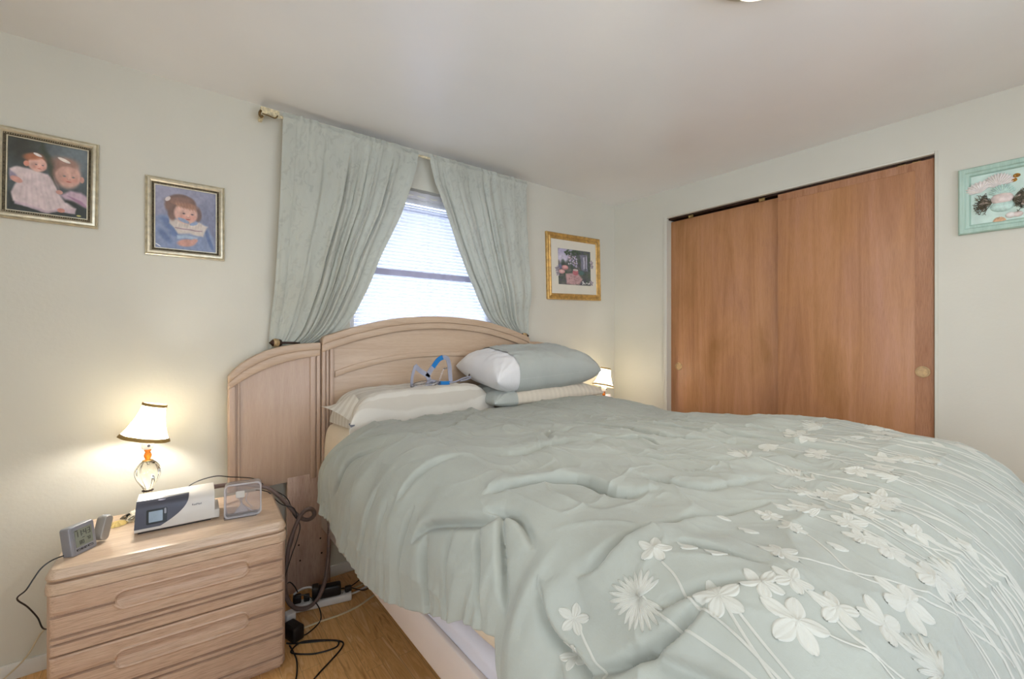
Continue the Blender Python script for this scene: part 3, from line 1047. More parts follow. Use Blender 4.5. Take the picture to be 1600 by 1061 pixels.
def dome(parent, x, z, rx, rz, h, mat, name, rot=0, spiral=0):
    x, rx, rz = (x + .045) * .8, rx * .82, rz * .95
    rows = []
    c, s = math.cos(rot), math.sin(rot)
    for i in range(10):
        q = i / 9 * PI / 2
        row = []
        for k in range(29):
            a = 2 * PI * k / 28
            m = 1 + spiral * .08 * math.sin(a + q * 9)
            px, pz = rx * math.cos(q) * math.cos(a) * m, rz * math.cos(q) * math.sin(a) * m
            row.append((x + px * c - pz * s, -.0095 - h * math.sin(q) * (1 + spiral * .12 * math.sin(a * 2 + q * 8)), z + px * s + pz * c))
        rows.append(row)
    return MB().grid(rows).build(name, mat, parent)


wshell = plain('white_shell', (228, 220, 214), .35, var=.05, nscale=80)
ashell = plain('aqua_white_shell', (190, 216, 206), .35, var=.08, nscale=90)
pshell = plain('pale_pink_shell', (222, 204, 196), .3, var=.06, nscale=60)
oshell = plain('peach_shell', (214, 172, 136), .3, var=.1, nscale=90)
bshell = plain('brown_amber_shell', (158, 108, 30), .2, var=.25, nscale=120)
# local x runs towards the camera side of the wall (world -Y)
scallop(sp, -.128, .032, .085, .35, wshell, 11)
scallop(sp, -.060, .040, .085, 0, wshell, 15, 1.0)
scallop(sp, -.045, .000, .068, 0, ashell, 13, 1.0)
dome(sp, -.045, -.012, .044, .030, .016, pshell, 'clam_shell')
dome(sp, -.045, -.048, .046, .027, .014, ashell, 'clam_shell')
dome(sp, -.142, .062, .024, .020, .016, plain('pearl_shell', (206, 196, 180), .15, var=.2, nscale=100), 'moon_snail_shell', spiral=1)
dome(sp, -.118, .055, .015, .012, .011, wshell, 'moon_snail_shell', spiral=1)
scallop(sp, -.055, -.122, .034, 0, oshell, 9, 1.0)
dome(sp, -.012, -.094, .020, .015, .010, wshell, 'cockle_shell')
dome(sp, .015, -.094, .020, .014, .010, pshell, 'cockle_shell')
for (x, z) in ((.010, .082), (-.002, .064), (.06, .07)):
    dome(sp, x, z, .014, .010, .008, bshell, 'amber_snail_shell', spiral=1)
rng = random.Random(3)
seafan = plain('dried_sea_fan', (92, 86, 70), .9, var=.3, nscale=60)
for sgn in (-1, 1):
    b = MB()
    ox, oz = sgn * .032, -.025
    for k in range(46):
        a = (rng.random() - .5) * 2.2 + (PI if sgn < 0 else 0)
        L = .028 + .034 * rng.random()
        p = [(ox, -.012, oz)]
        for q in (.4, .7, 1):
            a2 = a + (rng.random() - .5) * .5
            p.append((ox + L * q * math.cos(a2), -.012 - .010 * rng.random(), oz + L * q * math.sin(a2)))
        b.tube(p, .0011, 4, 2)
        for q in range(4):
            e_ = Vector(p[-1]) + Vector((rng.random() - .5, (rng.random() - .5) * .3, rng.random() - .5)) * .018
            b.tube([p[-1], tuple(e_)], .0009, 4, 0)
    b.build('dried_sea_fan', seafan, sp)
    rows = []
    for i in range(6):
        rows.append([(ox + sgn * (i / 5) * .042 * math.cos(aa), -.0115 - .006 * math.sin(i / 5 * PI), oz + (i / 5) * .045 * math.sin(aa) * 1.1) for aa in np.linspace(-.75, .75, 24)])
    MB().grid(rows).build('coral_fan', plain('grey_pink_coral', (150, 134, 122), .9, var=.35, nscale=120, bs=.6, bscale=160, bdist=.004), sp)

# ------------------------------------------------------------------ nightstand
ns_rz = math.radians(-2.7)


def make_nightstand(label):
    t = thing('nightstand', label, 'nightstand', (-.310, 1.909, 0), ns_rz, 'pickled oak nightstands')
    W, D = .665, .455
    # carcass with chamfered front corners
    c = .02
    MB().prism([(.012, .02), (W - .012, .02), (W - .004, .03), (W - .004, D), (.004, D), (.004, .03)], 0.022, .50, 'XY').build('body', M['oakz'], t, bevel=.003)
    MB().box(.02, W - .02, .035, D - .01, 0, .022).build('plinth', M['oakz'], t)
    # top: slab with rounded front edge, groove, lower lip
    cc = .035
    out = [(cc, 0), (W - cc, 0), (W, cc), (W, D), (0, D), (0, cc)]
    prof = [(.004, .500), (0.0, .503), (-.001, .518), (.001, .532), (.004, .536), (.016, .5375), (.016, .5415), (.002, .545), (.0, .552), (.004, .562), (.009, .572), (.014, .5765), (.022, .578)]
    vs = []
    n = 0
    rounded = []
    for i, (x, y) in enumerate(out):
        if i in (0, 1, 2, 5):
            rounded.append((x, y))
        else:
            rounded.append((x, y))
    # finer corners
    ring = []
    for (cx_, cy_, a0, a1) in ((W - cc, cc, -PI / 2, 0), (W, D, 0, 0), (0, D, 0, 0), (cc, cc, PI, 1.5 * PI)):
        if a0 == a1:
            ring.append((cx_, cy_, 0, 0))
        else:
            for k in range(9):
                a = a0 + (a1 - a0) * k / 8
                ring.append((cx_ + cc * math.cos(a), cy_ + cc * math.sin(a), math.cos(a), math.sin(a)))
    m = len(ring)
    for (d, z) in prof:
        for (x, y, nx, ny) in ring:
            if nx == 0 and ny == 0:
                sx = -1 if x > W / 2 else 1
                vs.append((x + sx * d, y, z))
            else:
                vs.append((x - nx * d, y - ny * d, z))
    fs = [(i * m + k, i * m + (k + 1) % m, (i + 1) * m + (k + 1) % m, (i + 1) * m + k) for i in range(len(prof) - 1) for k in range(m)]
    fs += [tuple(range((len(prof) - 1) * m, len(prof) * m)), tuple(range(m - 1, -1, -1))]
    MB().add(vs, fs).build('top', M['oak_top'], t, sharp=24)

    # drawer fronts: a height field with planks, beads and a stadium shaped finger slot
    def drawer(z0, z1, zg, slot):
        nx, nz_ = 300, 230
        x = np.linspace(.012, W - .012, nx)
        z = np.linspace(z0, z1, nz_)
        X, Z = np.meshgrid(x, z)
        d = np.zeros_like(X)

        def groove(zc, w, dep):
            return dep * np.clip(1.1 - np.abs(Z - zc) / w, 0, 1) ** .6
        xs0, xs1, zc, rz_ = slot
        ex = np.clip(np.abs(X - (xs0 + xs1) / 2) - ((xs1 - xs0) / 2 - rz_), 0, None)
        sd = np.hypot(ex, Z - zc) - rz_
        inside = 1 - sstep(sd, -.0022, .0)
        d += groove(zg[0], .0046, .019) * sstep(sd, .0, .004)
        for g in zg[1:]:
            d += groove(g, .0044, .018)
        # slanted plank faces
        d += .003 * sstep(Z, zg[0], zg[0] + .02) * -1 + .003
        d += inside * .014 * (.30 + .70 * sstep(Z, zc - rz_, zc + rz_))
        d += -.0025 * np.exp(-((sd - .004) / .003) ** 2)
        # rounded top and bottom edge, left and right edge
        for q in (Z - z0, z1 - Z):
            d += .004 * np.exp(-q / .0014)
        for q in (X - x[0], x[-1] - X):
            d += .004 * np.exp(-q / .0014)
        # round the front corners back
        ed = np.clip(.02 - np.minimum(X - x[0], x[-1] - X), 0, None)
        d += ed ** 2 * 12
        P = np.stack([X, .004 + d, Z], -1)
        # close the sheet backwards
        back = P.copy(); back[..., 1] = .024
        mb = MB().grid(P)
        for sl_ in (np.s_[0, :], np.s_[-1, :], np.s_[:, 0], np.s_[:, -1]):
            mb.grid(np.stack([P[sl_], back[sl_]], 0))
        return mb.build('drawer', M['oak'], t, sharp=38)
    drawer(.312, .499, (.433, .366, .347), (.165, .535, .436, .026))
    drawer(.022, .308, (.240, .163, .142, .058), (.165, .535, .243, .026))
    return t


ns = make_nightstand('light pickled oak nightstand under the alarm clock and breathing machine, left of the bed')
ns2 = copy_tree(ns)
ns2['label'] = 'mostly hidden nightstand behind the far side of the bed carrying the second lamp'
ns2.location = (2.40, 1.93, 0)
ns2.rotation_euler = (0, 0, 0)
ns2.scale = (.92, .95, 1.045)


# ------------------------------------------------------------------ lamps
shade_mat, nt, b, out = newmat('cream_silk_shade')
vec = mapped(nt, (1, 1, 1))
b.inputs['Roughness'].default_value = .8
nt.links.new(ramp(nt, noise(nt, vec, 30), [(.3, (250, 240, 214)), (.7, (255, 248, 226))]), b.inputs['Base Color'])
tl = nt.nodes.new('ShaderNodeBsdfTranslucent')
tl.inputs[0].default_value = lin((255, 246, 222))
mx = nt.nodes.new('ShaderNodeMixShader')
mx.inputs[0].default_value = .65
nt.links.new(b.outputs[0], mx.inputs[1])
nt.links.new(tl.outputs[0], mx.inputs[2])
nt.links.new(mx.outputs[0], out.inputs['Surface'])


def make_lamp(loc, label, power):
    t = thing('table_lamp', label, 'table lamp', loc, 0, 'twisted glass table lamps with bell shades')
    def scal(r, z, a):
        return (r * (1 + .10 * math.cos(a * 8)), a)
    MB().lathe([(.068, .001), (.077, .004), (.070, .012), (.046, .022), (.028, .036), (.016, .052), (.011, .072), (.013, .096)], 96, fn=scal).build('glass_foot', M['lampglass'], t)

    def twist(r, z, a):
        s = (z - .10) / .115
        return (r * (1 + .06 * math.sin(8 * a + s * 6)), a)
    zs_ = [.100 + .116 * i / 40 for i in range(41)]
    def rad(z):
        s = (z - .100) / .116
        return .012 + .027 * math.sin(min(1, s ** 1.35) * PI) ** .8 + .004 * s
    body = MB().lathe([(rad(z), z) for z in zs_], 96, fn=twist)
    body.build('glass_body', M['lampglass'], t)
    MB().lathe([(.014, .094), (.019, .096), (.019, .099), (.014, .101)], 32).build('metal_ring', M['bronze'], t)
    MB().lathe([(.010, .214), (.018, .217), (.016, .220), (.008, .222)], 32).build('collar', M['brass'], t)
    MB().lathe([(.008, .220), (.009, .226), (.012, .232), (.013, .240), (.010, .248), (.008, .252), (.011, .256), (.012, .259), (.008, .264)], 32).build('amber_neck', M['amber'], t)
    MB().lathe([(.010, .262), (.018, .265), (.020, .271), (.020, .302), (.017, .308)], 32).build('socket', M['white_plastic'], t)
    MB().tube([(.004, -.0195, .280), (.004, -.025, .280)], .0050, 14, 0).build('switch_knob', M['darkgrey_plastic'], t)
    MB().lathe([(.012, .308), (.013, .322), (.020, .340), (.024, .356), (.021, .374), (.011, .386), (.002, .389)], 24).build('bulb', M['clearpl'], t)
    # bell shade with eight panels
    Hs, z0 = .140, .0
    def sr(q):          # q 0 bottom, 1 top
        q = min(q, 1)
        return .039 + .042 * (1 - q) ** 1.9
    n = 64
    def shade_pt(q, k, off=0):
        a = 2 * PI * k / n
        fl = 1 + .035 * (abs(math.cos(a * 4)) - .6) * (1 - q * .4)
        r = (sr(q) + off) * fl
        return (r * math.cos(a), r * math.sin(a), z0 + Hs * q)
    rows = [[shade_pt(i / 16, k) for k in range(n + 1)] for i in range(17)]
    sh_ = MB().grid(rows).build('lamp_shade', shade_mat, t, loc=(-.010, 0, .308), rot=(0, .24, 0))
    for (q0, q1) in ((-.02, .075), (.93, 1.01)):
        rows = [[shade_pt(q0 + (q1 - q0) * i / 2, k, .0012) for k in range(n + 1)] for i in range(3)]
        MB().grid(rows).build('shade_trim', M['trim_gold'], sh_)
    for k in range(8):
        MB().tube([shade_pt(i / 8, k * 8, .001) for i in range(9)], .0010, 6, 0).build('shade_rib', M['trim_gold'], sh_)
    MB().tube([(-.038, 0, z0 + Hs - .006), (.038, 0, z0 + Hs - .006)], .001, 6, 0).build('shade_spider', M['brass'], sh_)
    p = point('lamp_bulb_light', (loc[0], loc[1], loc[2] + .356), power, (1.0, .965, .90), .018)
    return t


make_lamp((-.077, 2.292, .579), 'lit twisted glass table lamp on the left nightstand beside the breathing machine', 7)
make_lamp((2.695, 2.285, .605), 'lit small lamp in the corner beyond the pillows on the far nightstand', 5)
tag(MB().box(2.74, 2.83, 2.33, 2.336, .606, .83).build('greeting_card', plain('pale_pink_card', (226, 210, 206), .6)), 'pale pink card standing behind the far lamp', 'card')

# ------------------------------------------------------------------ bed
bed = thing('bed', 'pickled oak bed with arched headboard below the window', 'bed', (1.295, 2.375, 0))
BX = 1.295
HYF, HYB = 0.0, .036       # local y of headboard front and back


def loc_pts(pts, mirror=False):
    r = [(x - BX, z) for (x, z) in pts]
    return [(-x, z) for (x, z) in r] if mirror else r


def curve2(pts, n=40):
    P = catmull([(p[0], 0, p[1]) for p in pts], 12)
    # resample evenly
    L = [0]
    for i in range(1, len(P)):
        L.append(L[-1] + (P[i] - P[i - 1]).length)
    xs = np.interp(np.linspace(0, L[-1], n), L, [p.x for p in P])
    zs = np.interp(np.linspace(0, L[-1], n), L, [p.z for p in P])
    return list(zip(xs, zs))


wing_top = [(.202, 1.115), (.262, 1.177), (.367, 1.233), (.479, 1.258), (.600, 1.266)]
wing_mid = [(.202, 1.082), (.268, 1.139), (.367, 1.192), (.479, 1.221), (.600, 1.232)]
wing_low = [(.202, 1.050), (.274, 1.100), (.367, 1.148), (.479, 1.182), (.600, 1.200)]
for mir in (False, True):
    A1, A2, A3 = (curve2(loc_pts(q, mir)) for q in (wing_top, wing_mid, wing_low))
    # panel follows the cap
    pan = [(x, z - .004) for (x, z) in A2]
    base = .578
    MB().band(pan, [(x, base) for (x, z) in pan], .006, HYB - .004).build('wing_panel', M['headz'], bed, bevel=.001)
    MB().band(A1, A2, -.014, HYB).band([(x, z + .001) for x, z in A2], A3, -.007, .01).build('wing_cap', M['head'], bed, bevel=.004)
    sg = -1 if mir else 1
    for (xa, xb) in ((.204, .232), (.238, .250), (.552, .578), (.582, .601)):
        zt = float(np.interp((xa + xb) / 2, [p[0] for p in wing_low], [p[1] for p in wing_low])) + .006
        x0, x1 = sorted((sg * (xa - BX), sg * (xb - BX)))
        MB().box(x0, x1, -.004 if xb - xa > .015 else .000, .008, base, zt).build('stile', M['headz'], bed, bevel=.004, seg=3)
# central arch
ctop = [(.605, 1.283), (.618, 1.298), (.662, 1.313), (.795, 1.355), (1.013, 1.402), (1.295, 1.420), (1.577, 1.402), (1.795, 1.355), (1.928, 1.313), (1.972, 1.298), (1.985, 1.283)]
cmid = [(.605, 1.252), (.618, 1.260), (.662, 1.276), (.795, 1.316), (1.013, 1.362), (1.295, 1.381), (1.577, 1.362), (1.795, 1.316), (1.928, 1.276), (1.972, 1.260), (1.985, 1.252)]
clow = [(.605, 1.216), (.618, 1.220), (.662, 1.236), (.795, 1.278), (1.013, 1.325), (1.295, 1.346), (1.577, 1.325), (1.795, 1.278), (1.928, 1.236), (1.972, 1.220), (1.985, 1.216)]
A1, A2, A3 = (curve2(loc_pts(q), 80) for q in (ctop, cmid, clow))
MB().band(A2, [(x, .60) for x, z in A2], .002, HYB - .002).build('centre_panel', M['head'], bed, bevel=.001)
MB().band(A1, A2, -.026, HYB).band([(x, z + .001) for x, z in A2], A3, -.018, .006).build('arch_cap', M['head'], bed, bevel=.005)
for mir in (False, True):
    sg = -1 if mir else 1
    for (xa, xb, y) in ((.606, .624, -.014), (.627, .641, -.008), (.645, .664, -.013)):
        x0, x1 = sorted((sg * (xa - BX), sg * (xb - BX)))
        MB().box(x0, x1, y, .006, .60, 1.228 + (xa - .606) * .3).build('stile', M['headz'], bed, bevel=.004, seg=3)
b1 = [(.672, 1.116), (.795, 1.154), (1.013, 1.192), (1.295, 1.207), (1.577, 1.192), (1.795, 1.154), (1.918, 1.116)]
b2 = [(.672, 1.084), (.795, 1.122), (1.013, 1.164), (1.295, 1.180), (1.577, 1.164), (1.795, 1.122), (1.918, 1.084)]
MB().band(curve2(loc_pts(b1), 70), curve2(loc_pts(b2), 70), -.009, .006).build('arc_moulding', M['head'], bed, bevel=.003)
# floor posts with screw holes
for sg in (1, -1):
    x0, x1 = sorted((sg * (.448 - BX), sg * (.652 - BX)))
    o = MB().box(x0, x1, .004, .030, .02, .60).build('post', wood('post_oak', (176, 146, 128), (196, 168, 150), (206, 180, 162), 'Z', fine=.8), bed, bevel=.004)
    for (hx, hz) in ((.500, .255), (.602, .261), (.506, .176), (.608, .184)):
        x = sg * (hx - BX)
        MB().tube([(x, .0030, hz), (x, .0046, hz)], .0045, 12, 0).build('screw_hole', M['bronze'], o)
# rails
for x0, x1 in ((-.690, -.672), (.700, .722)):
    MB().box(x0, x1, -2.17, 0.0, .315, .442).build('side_rail', M['rail'], bed, bevel=.005, seg=3)
MB().box(-.690, .722, -2.195, -2.171, .20, .46).build('foot_rail', M['rail'], bed, bevel=.005, seg=3)
for (x, y) in ((-.45, -2.0), (.45, -2.0), (-.30, -1.2), (.40, -1.2), (0, -.6)):
    MB().box(x - .025, x + .025, y - .025, y + .025, 0, .330).build('leg', M['rail'], bed, bevel=.004)
sl = MB()
for k in range(12):
    sl.box(-.674, .70, -2.1 + k * .18, -2.03 + k * .18, .33, .348)
sl.build('slats', M['headz'], bed)


def soft_box(x0, x1, y0, y1, z0, z1, r, wr=0.0, seed=1, nx=90, ny=110, bulge=0.0):
    """rounded cushion block as one closed mesh"""
    vs, fs = [], []
    def face(f, nu, nv):
        P = np.zeros((nu, nv, 3))
        for i in range(nu):
            for j in range(nv):
                P[i, j] = f(i / (nu - 1), j / (nv - 1))
        return P
    lx, ly, lz = x1 - x0, y1 - y0, z1 - z0
    cxx, cyy, czz = (x0 + x1) / 2, (y0 + y1) / 2, (z0 + z1) / 2
    mb = MB()
    u = np.linspace(-1, 1, nx); v = np.linspace(-1, 1, ny); w_ = np.linspace(-1, 1, 24)
    def put(X, Y, Z):
        # X,Y,Z on the cube -> rounded box
        hx, hy, hz = lx / 2, ly / 2, lz / 2
        px, py, pz = X * hx, Y * hy, Z * hz
        qx, qy, qz = np.clip(px, -hx + r, hx - r), np.clip(py, -hy + r, hy - r), np.clip(pz, -hz + r, hz - r)
        dx, dy, dz = px - qx, py - qy, pz - qz
        L = np.sqrt(dx * dx + dy * dy + dz * dz) + 1e-9
        dx, dy, dz = dx / L, dy / L, dz / L
        k = r + wr * (vnoise((px + 5) * 9 + py * 2, (py + pz * 3 + 5) * 6, seed) + .5 * vnoise((px + 5) * 25, (py + pz + 5) * 19, seed + 1))
        k = k + bulge * (1 - Z ** 2) * (np.abs(dz) < .7)
        mb.grid(np.stack([qx + dx * k + cxx, qy + dy * k + cyy, qz + dz * k + czz], -1))
    U, V = np.meshgrid(u, v)
    put(U, V, U * 0 + 1); put(U, V, U * 0 - 1)
    U, W_ = np.meshgrid(u, w_)
    put(U, U * 0 + 1, W_); put(U, U * 0 - 1, W_)
    V, W_ = np.meshgrid(v, w_)
    put(V * 0 + 1, V, W_); put(V * 0 - 1, V, W_)
    return mb


def weld(o, d=.0006):
    bm = bmesh.new()
    bm.from_mesh(o.data)
    bmesh.ops.remove_doubles(bm, verts=bm.verts, dist=d)
    bmesh.ops.recalc_face_normals(bm, faces=bm.faces)
    bm.to_mesh(o.data)
    bm.free()
    return o


bs = soft_box(.622, 1.99, .22, 2.355, .352, .498, .03, .001, 3).build('box_spring', M['boxspring'])
tag(weld(bs), 'white box spring showing above the bed rail under the duvet hem', 'box spring')
mt = soft_box(.605, 2.01, .21, 2.358, .499, .872, .075, .004, 8, bulge=.006).build('mattress', M['sheet'])
tag(weld(mt), 'thick mattress in a tan fitted sheet below the pillows', 'mattress')

# ------------------------------------------------------------------ duvet
DXL, DXR, DYF = .72, 1.99, .32
DRL, DRR, DRF = .24, .2, .28


def d_base(a, b):
    ea = np.maximum(DXL - a, 0)
    eb = np.maximum(DYF - b, 0)
    er = np.maximum(a - DXR, 0)
    sx = np.where(ea > 0, -1.0, 1.0)
    ex = ea + er
    s = np.hypot(ex, eb) + 1e-9
    w = eb / s
    r = np.where(ea > 0, DRL, DRR) * (1 - w * w) + DRF * w * w
    q = np.minimum(s, r * PI / 2)
    e = s - q
    o = r * np.sin(q / r) + .06 * e
    d = r * (1 - np.cos(q / r)) + e
    X = np.clip(a, DXL, DXR) + sx * o * ex / s
    Y = np.maximum(b, DYF) - o * eb / s
    zt = .93 - .025 * np.clip((b - 1.2) / .8, 0, 1)
    zt = zt + .032 * sstep(a, 1.2, 1.9) * (1 - sstep(b, .6, 1.3))       # fuller towards the far foot
    zt = zt + .022 * np.exp(-((a - 1.9) / .25) ** 2) * sstep(b, 1.2, 1.6)
    return X, Y, zt - d


# (points in cloth coordinates, valley depth, width, side ridge)
CREASES = [
    ([(.30, 1.86), (.36, 1.876), (.48, 1.836), (.576, 1.74), (.676, 1.60), (.76, 1.50), (.95, 1.60), (1.20, 1.86)], .013, .012, -1.0),
    ([(.48, 1.204), (.552, 1.2), (.70, 1.16)], .009, .012, 1),
    ([(.42, 1.06), (.476, 1.02), (.544, .86), (.585, .80)], .012, .014, 1.1),
    ([(.572, .85), (.592, .76), (.556, .668)], .009, .011, -1),
    ([(.59, .81), (.54, .765), (.472, .70), (.43, .665)], .011, .010, -.8),
    ([(.80, 1.08), (.872, 1.056), (1.088, 1.044), (1.268, 1.024)], .008, .02, 1),
    ([(.55, .54), (.584, .516), (.676, .508), (.716, .5), (.80, .472), (1.036, .416)], .010, .010, -1),
    ([(.50, .60), (.464, .56), (.444, .524), (.436, .472), (.40, .42)], .012, .010, 1),
    ([(.43, .46), (.464, .412), (.54, .348), (.60, .33)], .013, .010, -1),
    ([(.568, .384), (.604, .36), (.708, .284)], .006, .010, -1),
    ([(.704, .428), (.72, .4), (.75, .30)], .005, .008, 1),
    ([(1.56, 1.2), (1.584, .992), (1.604, .644), (1.648, .316)], .007, .014, 1),
    ([(.944, .684), (1.008, .544), (1.204, .484)], .006, .014, 1),
    ([(1.0, .9), (1.1, .80), (1.25, .62), (1.5, .5)], .007, .016, -1),
    ([(1.3, 1.5), (1.42, 1.2), (1.4, .9), (1.5, .7)], .008, .016, 1),
    ([(1.75, 1.3), (1.72, .9), (1.78, .5)], .007, .014, 1),
    ([(.62, .90), (.66, .88), (.816, .784), (.82, .66), (.90, .60)], .011, .014, 1.3),
    ([(.9, 1.45), (1.1, 1.4), (1.3, 1.25), (1.35, 1.1)], .009, .016, -1),
    ([(1.02, 1.1), (1.1, 1.2), (1.25, 1.22)], .008, .011, 1),
    ([(1.2, 1.05), (1.3, .95), (1.28, .85)], .008, .010, 1),
    ([(.36, 1.75), (.42, 1.70), (.5, 1.68), (.6, 1.55)], .007, .012, 1),
    ([(.50, .93), (.42, .90), (.30, .87)], .008, .012, 1), ([(.53, .84), (.46, .78), (.38, .73)], .009, .011, 1),
    ([(.484, 1.124), (.38, 1.11), (.24, 1.1)], .007, .012, 1), ([(.48, 1.352), (.36, 1.36), (.2, 1.40)], .005, .012, -1),
    ([(.44, 1.02), (.36, 1.0), (.25, .97)], .009, .011, -1), ([(.45, 1.25), (.36, 1.24), (.22, 1.25)], .006, .012, 1),
    ([(.47, 1.55), (.34, 1.52), (.2, 1.55)], .005, .016, 1),
    ([(.50, .40), (.54, .20), (.56, .0)], .010, .014, 1), ([(.42, .52), (.30, .46), (.1, .42)], .010, .014, 1),
]


def d_disp(a, b):
    D = np.zeros_like(a)
    # broad softness
    D += .010 * vnoise(a * 3.1, b * 3.1, 11) + .006 * vnoise(a * 6.3 + 3, b * 6.3, 12)
    # soft wrinkles running along the bed on the far half
    far = sstep(a, .85, 1.25)
    wx = vnoise(a * 4, b * 3, 15) * .10
    D += far * (.006 * vnoise((a + wx) * 17, b * 3.0, 13) + .0035 * vnoise((a + wx) * 36, b * 7.0, 14))
    # crumple in the middle
    mid = (1 - far) * sstep(a, .62, .75)
    D += mid * (.005 * vnoise(a * 11 + b * 5, b * 11 - a * 3, 16) + .0025 * vnoise(a * 26, b * 22, 17))
    # long drapes down the near side
    side = 1 - sstep(a, .45, .66)
    wb = vnoise(a * 4, b * 4, 18) * .05
    D += side * (.010 * vnoise((b + wb) * 8.5, a * 2.5, 19) + .005 * vnoise((b + wb) * 22, a * 4, 20))
    # gathered seam near the hem
    am = d_hem(b)
    hem = np.exp(-np.clip(a - am, 0, 9) / .07) * (b > .64)
    D += hem * (.0055 * np.sin(b * 150 + 4 * vnoise(b * 14, b * 0, 21)) * (.5 + .5 * vnoise(b * 9, b * 0 + 2, 22)))
    # ridged wrinkles
    rn = 1 - np.abs(vnoise(a * 5 + 7, b * 4.2 + 1, 23)) * 2.2
    D += .006 * np.clip(rn, 0, 1) ** 3
    wq = vnoise(a * 6 + 3, b * 6 + 9, 33) * .12
    r2 = 1 - np.abs(vnoise((a + wq) * 10 + 7, (b - wq) * 7 + 1, 34)) * 3.0
    D += .0045 * np.clip(r2, 0, 1) ** 2 * sstep(a, .5, .7)
    r3 = 1 - np.abs(vnoise((a + wq) * 24 + b * 6, (b + wq) * 9 + 4, 35)) * 3.0
    D += .0022 * np.clip(r3, 0, 1) ** 2 * sstep(a, .6, .9)
    # draped part near the foot hangs fuller
    D += .006 * (1 - sstep(a, .30, .60)) * (1 - sstep(b, .60, .68))
    for pts, dep, w, rs in CREASES:
        P = catmull([(p[0], p[1], 0) for p in pts], 4)
        px_, py_ = [p.x for p in P], [p.y for p in P]
        M_ = (a > min(px_) - .13) & (a < max(px_) + .13) & (b > min(py_) - .13) & (b < max(py_) + .13)
        if not M_.any():
            continue
        aa, bb_ = a[M_], b[M_]
        best = np.full(aa.shape, 9.0)
        sg = np.zeros_like(aa)
        tt = np.zeros_like(aa)
        n = len(P) - 1
        for i in range(n):
            x1, y1, x2, y2 = P[i].x, P[i].y, P[i + 1].x, P[i + 1].y
            dx, dy = x2 - x1, y2 - y1
            t = np.clip(((aa - x1) * dx + (bb_ - y1) * dy) / (dx * dx + dy * dy + 1e-12), 0, 1)
            ex, ey = aa - x1 - t * dx, bb_ - y1 - t * dy
            d = np.hypot(ex, ey)
            m = d < best
            best = np.where(m, d, best)
            sg = np.where(m, np.sign(dx * ey - dy * ex), sg)
            tt = np.where(m, (i + t) / n, tt)
        taper = np.sin(PI * np.clip(tt, .03, .97)) ** .6
        end = (tt <= .001) | (tt >= .999)
        taper = np.where(end, taper * np.exp(-(best / w) ** 2), taper)
        sd = best * sg * np.sign(rs)
        # narrow fold on one side, soft swell on the other
        wl = np.where(sd > 0, .42 * w, 1.1 * w)
        q = -dep * 1.9 * np.exp(-(best / wl) ** 2)
        ws = w * np.where(sd > 1.5 * w, 3.2, 1.0)
        q = q + dep * .85 * abs(rs) * np.exp(-((sd - 1.5 * w) / ws) ** 2)
        D[M_] += q * taper
    return D


HEMB = np.array([-.6, .56, .59, .62, .645, .68, .80, .84, .95, 1.18, 1.45, 1.67, 1.86, 1.97, 2.10, 2.3])
HEMA = np.array([-.12, -.10, .0, .16, .30, .375, .345, .32, .276, .21, .19, .22, .25, .29, .34, .36])


def d_hem(b):
    return np.interp(b, HEMB, HEMA)


HEADA = np.array([0, .35, .49, .55, .60, .68, .80, .90, 1.05, 1.16, 1.35, 1.5, 1.7, 1.88, 2.1, 2.3])
HEADB = np.array([1.965, 1.965, 1.905, 1.880, 1.875, 1.89, 1.92, 1.955, 1.99, 1.985, 1.93, 1.95, 1.98, 2.05, 2.10, 2.1])


def d_surf(a, b, off=0.0):
    e = .003
    X, Y, Z = d_base(a, b)
    Xa, Ya, Za = d_base(a + e, b)
    Xb, Yb, Zb = d_base(a, b + e)
    ta = np.stack([Xa - X, Ya - Y, Za - Z], -1)
    tb = np.stack([Xb - X, Yb - Y, Zb - Z], -1)
    n = np.cross(ta, tb)
    n /= np.linalg.norm(n, axis=-1, keepdims=True) + 1e-12
    D = (d_disp(a, b) + off)[..., None]
    return np.stack([X, Y, Z], -1) + n * D


nb, na = 700, 620
bq = np.concatenate([np.linspace(-.50, .56, 250, endpoint=False), np.linspace(.56, .72, 80, endpoint=False), np.linspace(.72, 1.0, nb - 330)])
# last parameter section is scaled to the head edge per column
uu = np.linspace(0, 1, na)
Bn = np.zeros((nb, na)); An = np.zeros((nb, na))
bb = np.concatenate([np.linspace(-.50, .56, 250, endpoint=False), np.linspace(.56, .72, 80, endpoint=False)])
for i in range(330):
    Bn[i, :] = bb[i]
amax = 2.45
for it in range(3):
    for i in range(nb):
        if i < 330:
            am = d_hem(np.array([bb[i]]))[0]
            An[i] = am + (amax - am) * uu
        else:
            q = (i - 330) / (nb - 1 - 330)
            hb = np.interp(An[i] if it else uu * 2.2 + .25, HEADA, HEADB)
            hb = hb + .006 * vnoise(An[i] * 14, An[i] * 0, 31)
            Bn[i] = .72 + (hb - .72) * q
            am = np.interp(Bn[i], HEMB, HEMA)
            An[i] = am + (amax - am) * uu
P = d_surf(An, Bn)
# turned-under edges give the quilt its thickness
def curl(edge, inward, th=.022, n=6, kf=1.0):
    th = th * kf
    out = []
    for k in range(1, n + 1):
        a = PI * k / n
        out.append(edge + inward * (.5 * th * (1 - math.cos(a)) * 0 + th * .5 * math.sin(a) * -.6) + curl.nrm * (-(1 - math.cos(a)) * th / 2))
    out.append(out[-1] + inward * .03 * kf)
    out.append(out[-1] + inward * .05 * kf)
    return out


def edge_rows(E, E2):
    """E boundary row, E2 next row inside"""
    inward = E2 - E
    inward /= np.linalg.norm(inward, axis=-1, keepdims=True) + 1e-9
    tang = np.gradient(E, axis=0)
    tang /= np.linalg.norm(tang, axis=-1, keepdims=True) + 1e-9
    nrm = np.cross(tang, inward)
    return inward, nrm


